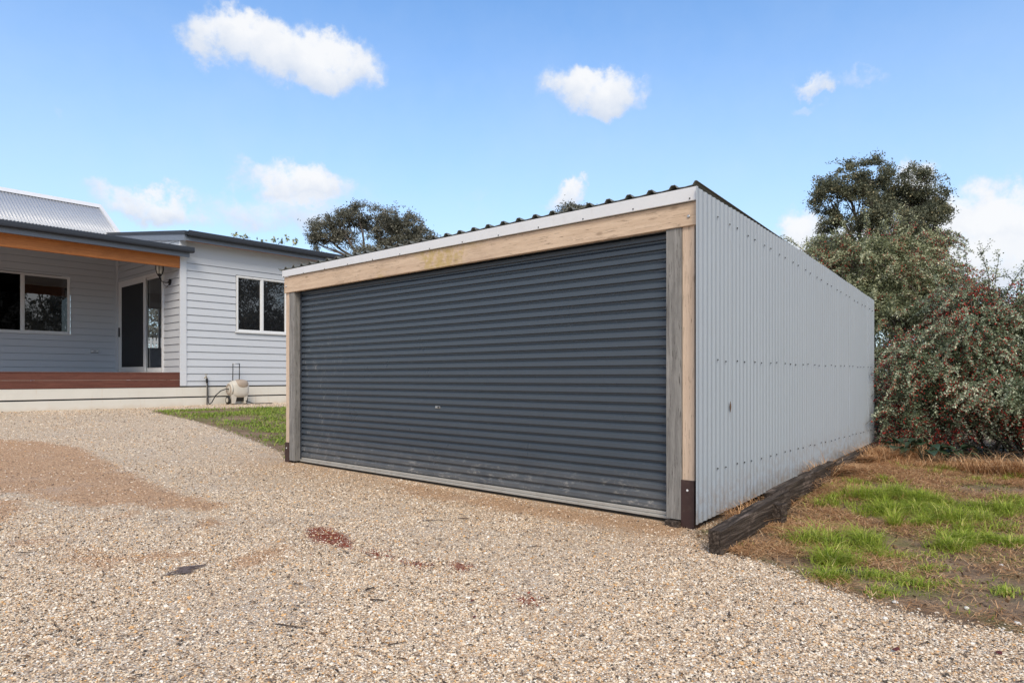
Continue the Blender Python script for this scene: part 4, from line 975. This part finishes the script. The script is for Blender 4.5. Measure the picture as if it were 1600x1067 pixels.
# trees standing off to the side and behind the viewer: seen mirrored in the window panes
def side_tree(x, y, h, seed, label):
    rr = random.Random(seed)
    bl = [(x + rr.uniform(-2, 2), y + rr.uniform(-2, 2), h * rr.uniform(.35, .9), 1.3, 1.3, 1.1) for _ in range(13)]
    tree('gum_tree', label, (x, y, 0), (x, y, h * .4), bl, .25, 420, 50, .24, (.2, .07), 'leaf_gum', seed, 'bark_pale', twigs=6)
side_tree(17.5, -3, 9, 31, 'pale-limbed gum tree mirrored in the wing window panes')
side_tree(9.0, -12, 10, 32, 'broad gum tree mirrored in the verandah window panes')
side_tree(12.5, -10, 9, 36, 'second gum tree mirrored in the verandah window panes')
side_tree(15.5, -6.5, 8, 37, 'leaning gum tree between two others mirrored in the windows')
side_tree(13.6, 33, 4.2, 33, 'gum tree seen through the sliding door and far window')
# white fence seen through the living room
fc = empty('picket_fence', (10, 27, .5)); tag(fc, 'white picket railing seen through the sliding door glass', 'fence')
q = MB()
for i in range(70): q.box(6 + i * .13, 6.07 + i * .13, 27, 27.02, 1.2, 2.62)
q.build('pickets', M['trim'], fc); MB().box(6, 15, 27.03, 27.06, 2.4, 2.5).build('rail', M['trim'], fc); MB().box(6, 15, 27.03, 27.06, .4, .55).build('rail', M['trim'], fc)
q = MB()
for i in range(4): q.box(6 + i * 3, 6.1 + i * 3, 27.06, 27.15, .2, 2.6)
q.build('posts', M['trim'], fc)

# berry bushes
def bush(name, label, blobs, n_stem, leafmat, seed, n_cl, per, spread, LW, berries, whips=(), base=None, group=None, sprays=600):
    rnd = random.Random(seed); r = np.random.default_rng(seed)
    bx, by = base; t = empty(name, (bx, by, gz(bx, by))); tag(t, label, 'bush', group)
    mb = MB(); extra = []; etone = []; bpts = []
    for i in range(n_stem):
        b = blobs[i % len(blobs)]; a = Vector((bx + rnd.uniform(-1, 1) * .7, by + rnd.uniform(-1, 1) * 1.0, 0)); a.z = gz(a.x, a.y) - .05
        c = Vector((b[0] + rnd.uniform(-.4, .4) * b[3], b[1] + rnd.uniform(-.4, .4) * b[4], b[2] + rnd.uniform(-.2, .5) * b[5]))
        p = limb(mb, a, c, .015, .005, rnd, .14, 8)
        for k in range(5):
            d = Vector((rnd.gauss(0, 1), rnd.gauss(0, 1), rnd.gauss(.1, .7))).normalized()
            e = Vector((b[0] + d.x * b[3], b[1] + d.y * b[4], b[2] + d.z * b[5])); limb(mb, p[rnd.randint(4, 8)], e, .006, .002, rnd, .15, 5)
    pt, tone = blob_points(blobs, n_cl, per, spread, r, .55)
    for (a, b_) in whips:                               # thin shoots standing clear of the mass, leaves spaced along them
        path = limb(mb, a, b_, .008, .002, rnd, .07, 9)
        for s in range(60):
            t_ = rnd.random() ** .8 * 8.99; i = int(t_); q = path[i].lerp(path[i + 1], t_ - i)
            for _ in range(3): extra.append(np.array(q) + r.normal(0, .022, 3)); etone.append(rnd.uniform(.2, .95))
        for s in range(4):
            q = path[rnd.randint(3, 9)]; e = q + Vector((rnd.uniform(-.2, .2), rnd.uniform(-.2, .2), rnd.uniform(0, .2))); pp = limb(mb, q, e, .003, .0015, rnd, .1, 4)
            for z_ in pp:
                for _ in range(4): extra.append(np.array(z_) + r.normal(0, .02, 3)); etone.append(rnd.uniform(.2, .95))
    hole = np.array([mn.noise(Vector((a * 2.3, b * 2.3, c * 2.6 + seed))) for a, b, c in pt]); kk = hole > -.24; pt, tone = pt[kk], tone[kk]
    sb, sbt = [], []                                      # arching sprays that droop out of the mass
    warr = np.array([b[3] * b[4] * b[5] for b in blobs]) ** .67; warr /= warr.sum()
    for i in r.choice(len(blobs), sprays, p=warr):
        b = blobs[i]; d = r.normal(size=3); d[2] = abs(d[2]) * .9 - .35; d /= np.linalg.norm(d); o_ = np.array(b[:3]) + d * np.array(b[3:6]) * r.uniform(.75, 1.0)
        h = np.array([d[0], d[1], 0]); h /= np.linalg.norm(h) + 1e-6; L_ = r.uniform(.25, .6); K = int(L_ * 210); t_ = r.random(K)
        q = o_ + np.outer(t_ * L_, h * .85 + np.array([0, 0, .45])) - np.outer(t_ ** 2 * L_, [0, 0, .75]) + r.normal(0, .022, (K, 3)) * (1.15 - t_)[:, None]
        sb.append(q); sbt.append(np.clip(r.beta(2.4, 1.7, K) + r.normal(0, .16), 0, 1))
        if berries and r.random() < .6: bpts.append(q[r.random(K) < .22] - [0, 0, .012])
        e1 = o_ + L_ * .5 * (h * .85 + np.array([0, 0, .45])) - [0, 0, .19 * L_]; e2 = o_ + L_ * (h * .85 - np.array([0, 0, .30])); mb.tube([o_, e1, e2], [.004, .003, .0015], 4)
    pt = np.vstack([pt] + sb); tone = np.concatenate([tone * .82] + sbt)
    if extra: pt = np.vstack([pt, np.array(extra)]); tone = np.concatenate([tone, etone])
    ground_z = GZ(pt[:, 0], pt[:, 1]); ok = pt[:, 2] > ground_z + .03
    ok &= ~((pt[:, 0] < XB + .05) & (pt[:, 1] > 2.05) & (pt[:, 2] < 2.6)); pt, tone = pt[ok], tone[ok]
    hz = pt[:, 2] - GZ(pt[:, 0], pt[:, 1]); hn = np.array([mn.noise(Vector((a * 2.6, b * 2.6, 4))) for a, b in pt[:, :2]]); kk = r.random(len(pt)) < np.clip((hz + hn * .35 - .12) / .5, .10, 1); pt, tone = pt[kk], tone[kk]
    mb.build('branches', M['bark'], t, True)
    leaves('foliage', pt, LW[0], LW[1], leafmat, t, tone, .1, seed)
    if berries:                                          # bunches of berries along the outer twigs
        ob = r.normal(size=(berries, 3)); ob /= np.linalg.norm(ob, axis=1)[:, None]
        bb = np.array(blobs)[r.integers(0, len(blobs), berries)]; keepz = np.array([mn.noise(Vector((q[0] * 1.3 + o_[0], q[1] * 1.3 + o_[1], q[2] * 1.6 + o_[2]))) for q, o_ in zip(bb, ob)]) > -.02
        c = bb[:, :3] + ob * bb[:, 3:6] * r.uniform(.86, 1.1, (berries, 1)); c = c[keepz]
        per_b = 7; cc = np.repeat(c, per_b, 0) + r.normal(0, .045, (len(c) * per_b, 3))
        if len(whips):
            wp = np.array([np.array(Vector(a).lerp(Vector(b_), rnd.uniform(.1, .7))) for a, b_ in whips for _ in range(5)]); cc = np.vstack([cc, np.repeat(wp, 6, 0) + r.normal(0, .03, (len(wp) * 6, 3))])
        ok = (cc[:, 2] > GZ(cc[:, 0], cc[:, 1]) + .1) & ~((cc[:, 0] < XB + .05) & (cc[:, 1] > 2.05)); cc = cc[ok]
        if bpts: cc = np.vstack([cc] + bpts)
        R_ = .0095; O = np.array([[1, 0, 0], [-1, 0, 0], [0, 1, 0], [0, -1, 0], [0, 0, 1], [0, 0, -1]]) * R_
        v = (cc[:, None, :] + O[None] * r.uniform(.7, 1.25, (len(cc), 1, 1))).reshape(-1, 3); f0 = np.array([[0, 2, 4], [2, 1, 4], [1, 3, 4], [3, 0, 4], [2, 0, 5], [1, 2, 5], [3, 1, 5], [0, 3, 5]])
        f = (f0[None] + (np.arange(len(cc)) * 6)[:, None, None]).reshape(-1, 3)
        np_mesh('berries', v, f, M['berry'], t, {'rnd': ('FACE', np.repeat(r.random(len(cc)), 8))})
    return t
D = 10.0
bl = [B(1400, 520, D, 60, 60), B(1370, 470, D + .5, 50, 50), B(1330, 440, D + 1, 40, 50), B(1420, 440, D + .5, 60, 50), B(1360, 410, D + .8, 50, 40), B(1460, 480, D + .3, 50, 60), B(1400, 600, D - .1, 60, 60), B(1425, 395, D + .8, 40, 34), B(1300, 400, D + 1.2, 24, 30), B(1380, 660, D - .2, 40, 40)]
wh = [(at(x0, y0, D + .8), at(x1, y1, D + .9)) for x0, y0, x1, y1 in ((1290, 430, 1228, 372), (1300, 410, 1262, 385), (1330, 400, 1318, 345), (1360, 390, 1352, 335), (1395, 380, 1400, 330), (1420, 380, 1432, 338), (1450, 400, 1470, 356), (1410, 400, 1380, 345), (1345, 420, 1300, 360), (1270, 420, 1215, 388))]
bush('firethorn_bush', 'tall olive-leaved shrub directly behind the rear corner of the shed', bl, 26, 'leaf_shrub', 7, 1500, 56, .075, (.040, .018), 420, wh, (11.2, 2.6 - 1.2), None)
D = 8.6
bl = [B(1440, 640, D, 52, 56), B(1500, 600, D, 60, 70), B(1560, 600, D - .1, 60, 70), B(1470, 560, D + .2, 50, 50), B(1530, 530, D, 55, 50), B(1590, 540, D, 50, 56), B(1620, 620, D - .3, 60, 70), B(1680, 600, D, 70, 90), B(1500, 675, D + .15, 80, 46), B(1580, 670, D, 80, 50), B(1440, 690, D + .1, 50, 34), B(1420, 590, D + .2, 40, 60), B(1560, 490, D + .3, 46, 34), B(1510, 480, D + .4, 40, 34), B(1640, 520, D, 60, 60), B(1700, 670, D, 70, 50), B(1405, 670, D + .2, 26, 40), B(1590, 625, D - .75, 60, 40), B(1650, 640, D - .8, 50, 46)]
wh = [(at(x0, y0, D + .1), at(x1, y1, D + e)) for x0, y0, x1, y1, e in ((1520, 490, 1506, 378, .3), (1540, 490, 1560, 400, .2), (1560, 490, 1612, 398, -.2), (1555, 500, 1620, 425, 0), (1510, 480, 1478, 400, .4), (1590, 500, 1604, 430, 0), (1545, 470, 1530, 390, .3), (1500, 470, 1570, 430, .2), (1480, 480, 1460, 430, .4), (1580, 510, 1640, 450, 0), (1530, 500, 1500, 410, .4), (1610, 500, 1650, 400, 0))]
bush('firethorn_bush', 'large sprawling grey-green bush hung with red berries at the right edge', bl, 34, 'leaf_bush', 12, 2500, 60, .062, (.032, .016), 2400, wh, (10.7, .2), None, 1500)

# broad dark leaves at the foot of the bush
def broad_plant(x, y, n, seed, label):
    rnd = random.Random(seed); z = gz(x, y); t = empty('broad_leaf_plant', (x, y, z)); tag(t, label, 'plant', 'broad dark leaved plants under the bush')
    V = []; F = []; mb = MB()
    for i in range(n):
        an = rnd.uniform(0, 6.28); L = rnd.uniform(.10, .19); d = Vector((math.cos(an), math.sin(an), 0)); s = Vector((-d.y, d.x, 0))
        o = Vector((x, y, z)) + d * rnd.uniform(.08, .22) + Vector((0, 0, rnd.uniform(.08, .2)))
        mb.tube([(x, y, z), tuple((Vector((x, y, z)) + o) / 2 + Vector((0, 0, .05))), tuple(o)], .005, 5)
        k0 = len(V); K = 6
        for j in range(K + 1):
            tt = j / K; w = L * .42 * math.sin(math.pi * min(1, tt * .9 + .08)) ** .7; c = o + d * L * tt + Vector((0, 0, .05 * math.sin(tt * 2.4) - .06 * tt * tt))
            V += [tuple(c + s * w + Vector((0, 0, .015))), tuple(c), tuple(c - s * w + Vector((0, 0, .015)))]
        for j in range(K):
            for m_ in (0, 1): a = k0 + j * 3 + m_; F.append((a, a + 1, a + 4, a + 3))
    mb.build('stem', M['leaf_big'], t); np_mesh('leaf', np.array(V), np.array(F), M['leaf_big'], t, {'rnd': ('FACE', np.random.default_rng(seed).random(len(F)))}, True)
for i, (px, py, dp, lab) in enumerate(((1412, 722, 7.7, 'leftmost clump of broad dark leaves, nearest the shed corner'), (1442, 722, 7.6, 'middle clump of broad dark leaves under the berry bush'), (1474, 716, 7.7, 'rightmost clump of broad dark leaves under the berry bush'))):
    p = at(px, py, dp); broad_plant(p.x, p.y, 12, 40 + i, lab)

# ------------------------------------------------------------------ grass, straw, litter
def blades(name, P, H, W, lean, mat, label, cat, seed, lie=False, zoff=0):
    r = np.random.default_rng(seed); n = len(P)
    z = GZ(P[:, 0], P[:, 1]) + zoff; b = np.column_stack([P[:, :2], z - .003])
    an = r.uniform(0, 2 * np.pi, n); d = np.column_stack([np.cos(an), np.sin(an), np.zeros(n)]); s = np.column_stack([-np.sin(an), np.cos(an), np.zeros(n)])
    tw = r.uniform(-1, 1, n)[:, None]; s = s + d * tw * .7
    h = (H * r.uniform(.5, 1.3, n))[:, None] if np.isscalar(H) else (H * r.uniform(.6, 1.2, n))[:, None]
    l = (lean * r.uniform(.3, 1.6, n))[:, None]; up = np.array([[0, 0, 1.0]])
    w = (W * r.uniform(.6, 1.3, n))[:, None]
    if lie:
        lift = r.uniform(.003, .03, n)[:, None]
        b = b + up * lift
        m = b + d * h * .5 + up * h * r.uniform(-.02, .22, n)[:, None]; t = b + d * h + s * h * r.uniform(-.25, .25, n)[:, None] + up * h * r.uniform(-.08, .18, n)[:, None]
        t[:, 2] = np.maximum(t[:, 2], GZ(t[:, 0], t[:, 1]) + .002)
    else:
        m = b + d * h * l * .35 + up * h * .6; t = b + d * h * l * 1.0 + up * h * (1 - .25 * np.minimum(l, 1.5))
    v = np.stack([b - s * w * .5, b + s * w * .5, m + s * w * .42, m - s * w * .42, t + s * w * .08, t - s * w * .08], 1).reshape(-1, 3)
    f = np.array([[0, 1, 2, 3], [3, 2, 4, 5]]); F = (f[None] + (np.arange(n) * 6)[:, None, None]).reshape(-1, 4)
    o = np_mesh(name, v, F, M[mat], None, {'rnd': ('FACE', np.repeat(r.beta(2, 2, n), 2))}); tag(o, label, cat, kind='stuff'); return o
def patches(list_, r):
    out = []; hs = []
    for (x, y, a, b, rot, n, h) in list_:
        k = r.integers(5, 10) + n // 55
        ang = r.uniform(0, 6.28, k); rad = np.sqrt(r.random(k)); cx = np.cos(ang) * rad * a; cy = np.sin(ang) * rad * b
        cxr = x + cx * math.cos(rot) - cy * math.sin(rot); cyr = y + cx * math.sin(rot) + cy * math.cos(rot)
        i = r.integers(0, k, n); sp = r.uniform(.012, .055, k)[i]
        px = cxr[i] + r.normal(0, 1, n) * sp; py = cyr[i] + r.normal(0, 1, n) * sp
        out.append(np.column_stack([px, py])); hs.append(h * r.uniform(.5, 1.2, k)[i])
    return np.vstack(out), np.concatenate(hs)
def gp(px, py, z=.03):
    """garden position seen at a photo pixel on ground height z"""
    d = direction(px, py); t = (z - CAM_Z) / d.z; return d.x * t, d.y * t
r = np.random.default_rng(77); pl = []
for px, py, a, b, n, h in ((1370, 780, .55, .22, 3800, .075), (1420, 790, .5, .2, 3400, .07), (1460, 805, .45, .2, 2800, .07), (1500, 835, .28, .14, 2200, .055), (1545, 835, .3, .14, 2000, .05), (1330, 835, .17, .12, 1900, .085), (1310, 860, .10, .09, 1200, .07), (1350, 845, .12, .08, 700, .05),
                          (1300, 883, .06, .05, 500, .045), (1560, 795, .35, .2, 1800, .055), (1590, 790, .2, .2, 900, .06), (1270, 828, .22, .12, 750, .06), (1380, 880, .12, .08, 420, .035), (1430, 890, .14, .06, 450, .03), (1380, 905, .10, .05, 260, .03), (1440, 870, .2, .06, 380, .03), (1500, 895, .06, .05, 160, .03), (1440, 745, .4, .25, 900, .05), (1560, 755, .6, .2, 900, .05), (1530, 820, .3, .1, 600, .05), (1570, 905, .08, .04, 160, .03), (1420, 850, .25, .1, 300, .035), (1330, 760, .4, .12, 600, .05)):
    x, y = gp(px, py, .05); pl.append((x, y, a, b * .8, YAW - math.pi / 2 + .25, n, h))
P, H = patches(pl, r)
gn = np.array([mn.noise(Vector((a * 5.5, b * 5.5, 2))) for a, b in P]); qk = r.random(len(P)) < np.clip(.78 + gn * 2.4, .03, 1); H = H * np.clip(1 + gn * 1.1, .45, 1.6); P, H = P[qk], H[qk]
N_ = 9000; Q = np.column_stack([r.uniform(3.7, 9, N_), r.uniform(-.8, 1.75, N_)]); gq = np.array([mn.noise(Vector((a * 3.1, b * 3.1, 8))) + .4 * mn.noise(Vector((a * 14, b * 14, 8))) for a, b in Q]); Q = Q[(gq > .04) & (sdist(Q, GARDEN) < -.08)]; P = np.vstack([P, Q]); H = np.concatenate([H, np.full(len(Q), .022)])
blades('grass', P, H * 1.45, .0048, 1.15, 'grass', 'bright lime green grass tufts in the garden right of the shed', 'grass', 5)
# lawn between driveway and house
N_ = 60000; P = np.column_stack([r.uniform(4.6, 11, N_), r.uniform(8, 15.3, N_)]); sd_ = sdist(P, LAWN)
dens = np.array([mn.noise(Vector((a * 1.6, b * 1.6, 0))) for a, b in P]); edge = np.clip(-sd_ / .45, 0, 1)
k = (sd_ < .03) & (r.random(N_) < (.15 + .85 * edge) * np.clip(.62 + dens * 1.6, .04, 1)); blades('lawn', P[k], .05, .011, 1.0, 'lawn', 'mown green lawn between the driveway, the house and the shed', 'lawn', 6)
# dead straw over the garden soil
N_ = 260000; P = np.column_stack([r.uniform(3.6, 9.6, N_), r.uniform(-1.2, 2.1, N_)]); sd_ = sdist(P, GARDEN)
xx, yy = P[:, 0], P[:, 1]
near_sl = np.exp(-((yy - 1.45) / .42) ** 2) + .9 * np.exp(-((xx - 8.4) / 1.2) ** 2) + .17
pn = np.array([mn.noise(Vector((a * 2.1, b * 2.1, 5))) for a, b in P]); k = (sd_ < .04) & (r.random(N_) < near_sl * np.clip(.5 + pn * 1.9, .03, 1)) & (yy < 2.08) & ~((xx < 5.1) & (yy > 1.80))
blades('dead_grass', P[k], .095, .0036, 1.0, 'straw', 'brown dead grass matted over the garden soil beside the sleepers', 'dead grass', 9, True)
N_ = 9000; P = np.column_stack([r.uniform(4.7, 9.3, N_), r.uniform(1.66, 2.06, N_)]); pn = np.array([mn.noise(Vector((a * 2.3, b * 3, 15))) for a, b in P])
k = r.random(N_) < np.clip((P[:, 0] - 4.9) / 3.2, .04, 1) * np.clip(.35 + pn * 2.2, 0, 1)
blades('fallen_straw', P[k], .12, .004, 1.0, 'straw', 'dead straw fallen over the tops of the timber sleepers', 'dead grass', 19, True, .075 + .02 * np.sin(P[k][:, 0] * 9))
# upright dry clumps against wall and bush
pl = [(5.0, 1.99, .10, .05, 0, 260, .13), (5.35, 2.0, .06, .04, 0, 140, .14), (5.9, 2.0, .25, .04, 0, 260, .10), (6.6, 2.0, .22, .05, 0, 300, .11), (7.0, 1.97, .14, .08, 0, 420, .22), (7.4, 1.95, .25, .1, 0, 500, .14), (8.2, 1.85, .35, .15, 0, 900, .18), (8.75, 1.75, .35, .2, 0, 900, .15), (9.0, 1.5, .2, .25, 0, 300, .22)]
for px, py, n, h in ((1430, 735, 200, .10), (1470, 738, 120, .12), (1500, 740, 200, .16), (1540, 745, 260, .18), (1580, 748, 380, .22), (1620, 750, 380, .22), (1380, 770, 200, .06)):
    x, y = gp(px, py, .08); pl.append((x, y, .25, .12, 1.57, n, h))
P, H = patches(pl, r); blades('dry_weeds', P, H * 1.2, .0045, 1.3, 'straw', 'taller dry weed clumps against the shed wall and under the bush', 'dry weeds', 10)
# leaf litter
N_ = 5200; P = np.column_stack([r.uniform(3.7, 9.2, N_), r.uniform(-1.2, 2.1, N_)]); k = sdist(P, GARDEN) < 0; P = P[k]
lp = np.column_stack([P, GZ(P[:, 0], P[:, 1]) + .008]); o = leaves('leaf_litter', lp, .028, .016, 'litter', None, None, 0, 4); tag(o, 'scattered dry leaves and bark bits on the garden soil', 'leaf litter', kind='stuff')
N_ = 5200; d_ = np.sqrt(r.uniform(2.0 ** 2, 8.5 ** 2, N_)); t_ = r.uniform(-.85, .85, N_)
P = np.column_stack([d_ * FWD.x + d_ * t_ * RGT.x, d_ * FWD.y + d_ * t_ * RGT.y]); k = (sdist(P, GARDEN) > 0) & (sdist(P, LAWN) > 0) & ~((P[:, 0] > 4.6) & (P[:, 1] > 2.1)); P = P[k]; n = len(P)
an = r.normal(2.2, .7, n); L_ = r.uniform(.008, .045, n)[:, None]; dv = np.column_stack([np.cos(an), np.sin(an), np.zeros(n)]); sv = np.column_stack([-np.sin(an), np.cos(an), np.zeros(n)]) * r.uniform(.001, .0028, n)[:, None]
b_ = np.column_stack([P, GZ(P[:, 0], P[:, 1]) + .009]); e_ = b_ + dv * L_; e_[:, 2] += r.uniform(0, .004, n); mid_ = (b_ + e_) / 2 + np.array([0, 0, .003])
v = np.stack([b_ - sv, b_ + sv, e_ + sv * .6, e_ - sv * .6, mid_ + sv * 2.2, mid_ - sv * 2.2], 1).reshape(-1, 3)
F = (np.array([[0, 1, 4, 5], [5, 4, 2, 3]])[None] + (np.arange(n) * 6)[:, None, None]).reshape(-1, 4)
o = np_mesh('bark_flakes', v, F, M['litter'], None, {'rnd': ('FACE', np.repeat(r.random(n) ** 1.5 * .8, 2))}); tag(o, 'tiny dark twigs and bark flakes strewn over the gravel', 'bark flakes', kind='stuff')

# twigs and leaves lying on the gravel, one by one
TW = painted('dry_twig_bark', (.06, .04, .03), .85, .3)
def twig(px, py, L, ang, rad, label, seed):
    x, y = gp(px, py, -.03); rnd = random.Random(seed); d = RGT * math.cos(ang) + FWD * math.sin(ang); path = []
    for i in range(6):
        p = Vector((x, y, 0)) + d * L * (i / 5 - .5) + Vector((rnd.uniform(-1, 1), rnd.uniform(-1, 1), 0)) * L * .05; p.z = gz(p.x, p.y) + .010 + rad; path.append(p)
    mb = MB(); mb.tube(path, [rad, rad, rad * .9, rad * .8, rad * .6, rad * .35], 6)
    if L > .12:
        q = path[3]; e = q + (d + RGT.cross(Vector((0, 0, 1))) * .6).normalized() * L * .22; e.z = q.z + .004; mb.tube([q, e], [rad * .6, rad * .25], 5)
    o = mb.build('twig', TW); tag(o, label, 'twig', 'twigs lying on the gravel driveway'); return o
for i, a in enumerate(((680, 815, .19, .02, .0032, 'long dark twig lying level on gravel below the door lock'), (455, 977, .16, -.25, .0035, 'brown twig on the gravel near the bottom left of centre'), (590, 935, .09, -.15, .004, 'short tan twig left of the centre foreground'),
                       (620, 1003, .08, .5, .003, 'small forked dark twig low in the centre foreground'), (578, 918, .06, 1.0, .005, 'stubby black stick upright to the view in the centre gravel'), (690, 843, .07, .3, .002, 'thin twig just below the long dark twig'),
                       (725, 812, .09, .2, .004, 'dark curled twig right of the long twig below the door lock'), (836, 855, .10, .3, .003, 'thin dark twig on gravel right of centre below the door'), (40, 868, .12, .1, .003, 'thin grey twig on the gravel near the left edge'), (1140, 960, .06, 1.2, .005, 'curled dark twig on gravel right of centre'))):
    twig(*a, 60 + i)
def dead_leaf(px, py, s, label, mat='litter', seed=0, name='fallen_leaf', cat='leaf', z=-.03):
    x, y = gp(px, py, z); rnd = random.Random(seed); mb = MB(); n = 9; z0 = gz(x, y) + .012; top = []
    for i in range(n):
        t = 2 * math.pi * i / n; rr = s * rnd.uniform(.6, 1.1); top.append((x + rr * math.cos(t), y + rr * .7 * math.sin(t), z0 + rnd.uniform(0, s * .35)))
    for i in range(n): mb.quad((x, y, z0 + s * .1), top[i], top[(i + 1) % n])
    o = mb.build(name, mat, solid=.0015); tag(o, label, cat); return o
RL = painted('red_brown_leaf', (.12, .025, .02), .6, .3); BP = painted('black_plastic_sheet', (.008, .008, .009), .35, .1)
for i, (px, py, s, lab) in enumerate(((1400, 1021, .02, 'red-brown leaf on the gravel low at right'), (1561, 1028, .018, 'red-brown leaf on the gravel near the bottom right corner'), (738, 935, .013, 'crimson leaf on the gravel in the centre foreground'), (741, 960, .013, 'dark red leaf just below the crimson leaf in the centre foreground'), (675, 882, .012, 'small red leaf on gravel at the end of the red dust trail'), (650, 881, .014, 'small rusty leaf left of another red leaf in the dust trail'))):
    o = dead_leaf(px, py, s, lab, RL, i); o['group'] = 'red leaves on the driveway'
dead_leaf(1322, 888, .07, 'scrap of black plastic sheet poking out of the soil beside a grass tuft', BP, 9, 'plastic_scrap', 'plastic scrap', .0)
WC = painted('white_chip', (.7, .68, .64), .7, .1)
def chip(px, py, s, lab, seed):
    x, y = gp(px, py, .0); rnd = random.Random(seed); z0 = gz(x, y) + .006; mb = MB(); ring = []
    mb.lathe([(s * .6, -.004), (s, .003), (s * .7, .008), (s * .2, .010)], (x, y, z0), 7)
    mb.v = [(a + rnd.uniform(-.2, .2) * s, b + rnd.uniform(-.2, .2) * s, c) for a, b, c in mb.v]
    o = mb.build('stone_chip', WC); tag(o, lab, 'stone chip', 'pale stone chips in the garden'); return o
for i, (px, py, s, lab) in enumerate(((1399, 935, .014, 'pale stone chip near the gravel edge of the garden'), (1510, 945, .012, 'pale chip in wet soil toward the right edge'), (1565, 878, .014, 'white chip on bare soil near the right edge'), (1590, 970, .014, 'pale chip by the gravel at the lower right edge'), (1383, 960, .012, 'small pale chip just below another chip at the gravel edge'))): chip(px, py, s, lab, i)
# splintered bark slab lying on the gravel
x, y = gp(290, 895, -.03); mb = MB(); rnd = random.Random(4)
for i in range(26):
    o_ = rnd.uniform(-.07, .07); l0 = rnd.uniform(-.09, -.02) + o_ * .4; l1 = rnd.uniform(.0, .08) + o_ * .6; ww = rnd.uniform(.002, .0055); d = (RGT * .93 + FWD * rnd.uniform(.25, .5)).normalized(); s = Vector((-d.y, d.x, 0)); a = Vector((x, y, gz(x, y) + .010)) + s * o_
    p, q = a + d * l0 + Vector((0, 0, rnd.uniform(0, .006))), a + d * l1 + Vector((0, 0, rnd.uniform(0, .008)))
    mb.tube([p, (p + q) / 2 + Vector((0, 0, .004)), q], [ww * .4, ww, ww * .4], 5)
o = mb.build('bark_piece', painted('dark_grey_bark', (.11, .09, .095), .9, .5, 0, 40)); tag(o, 'dark splintered piece of bark flattened on the gravel at lower left', 'bark piece')
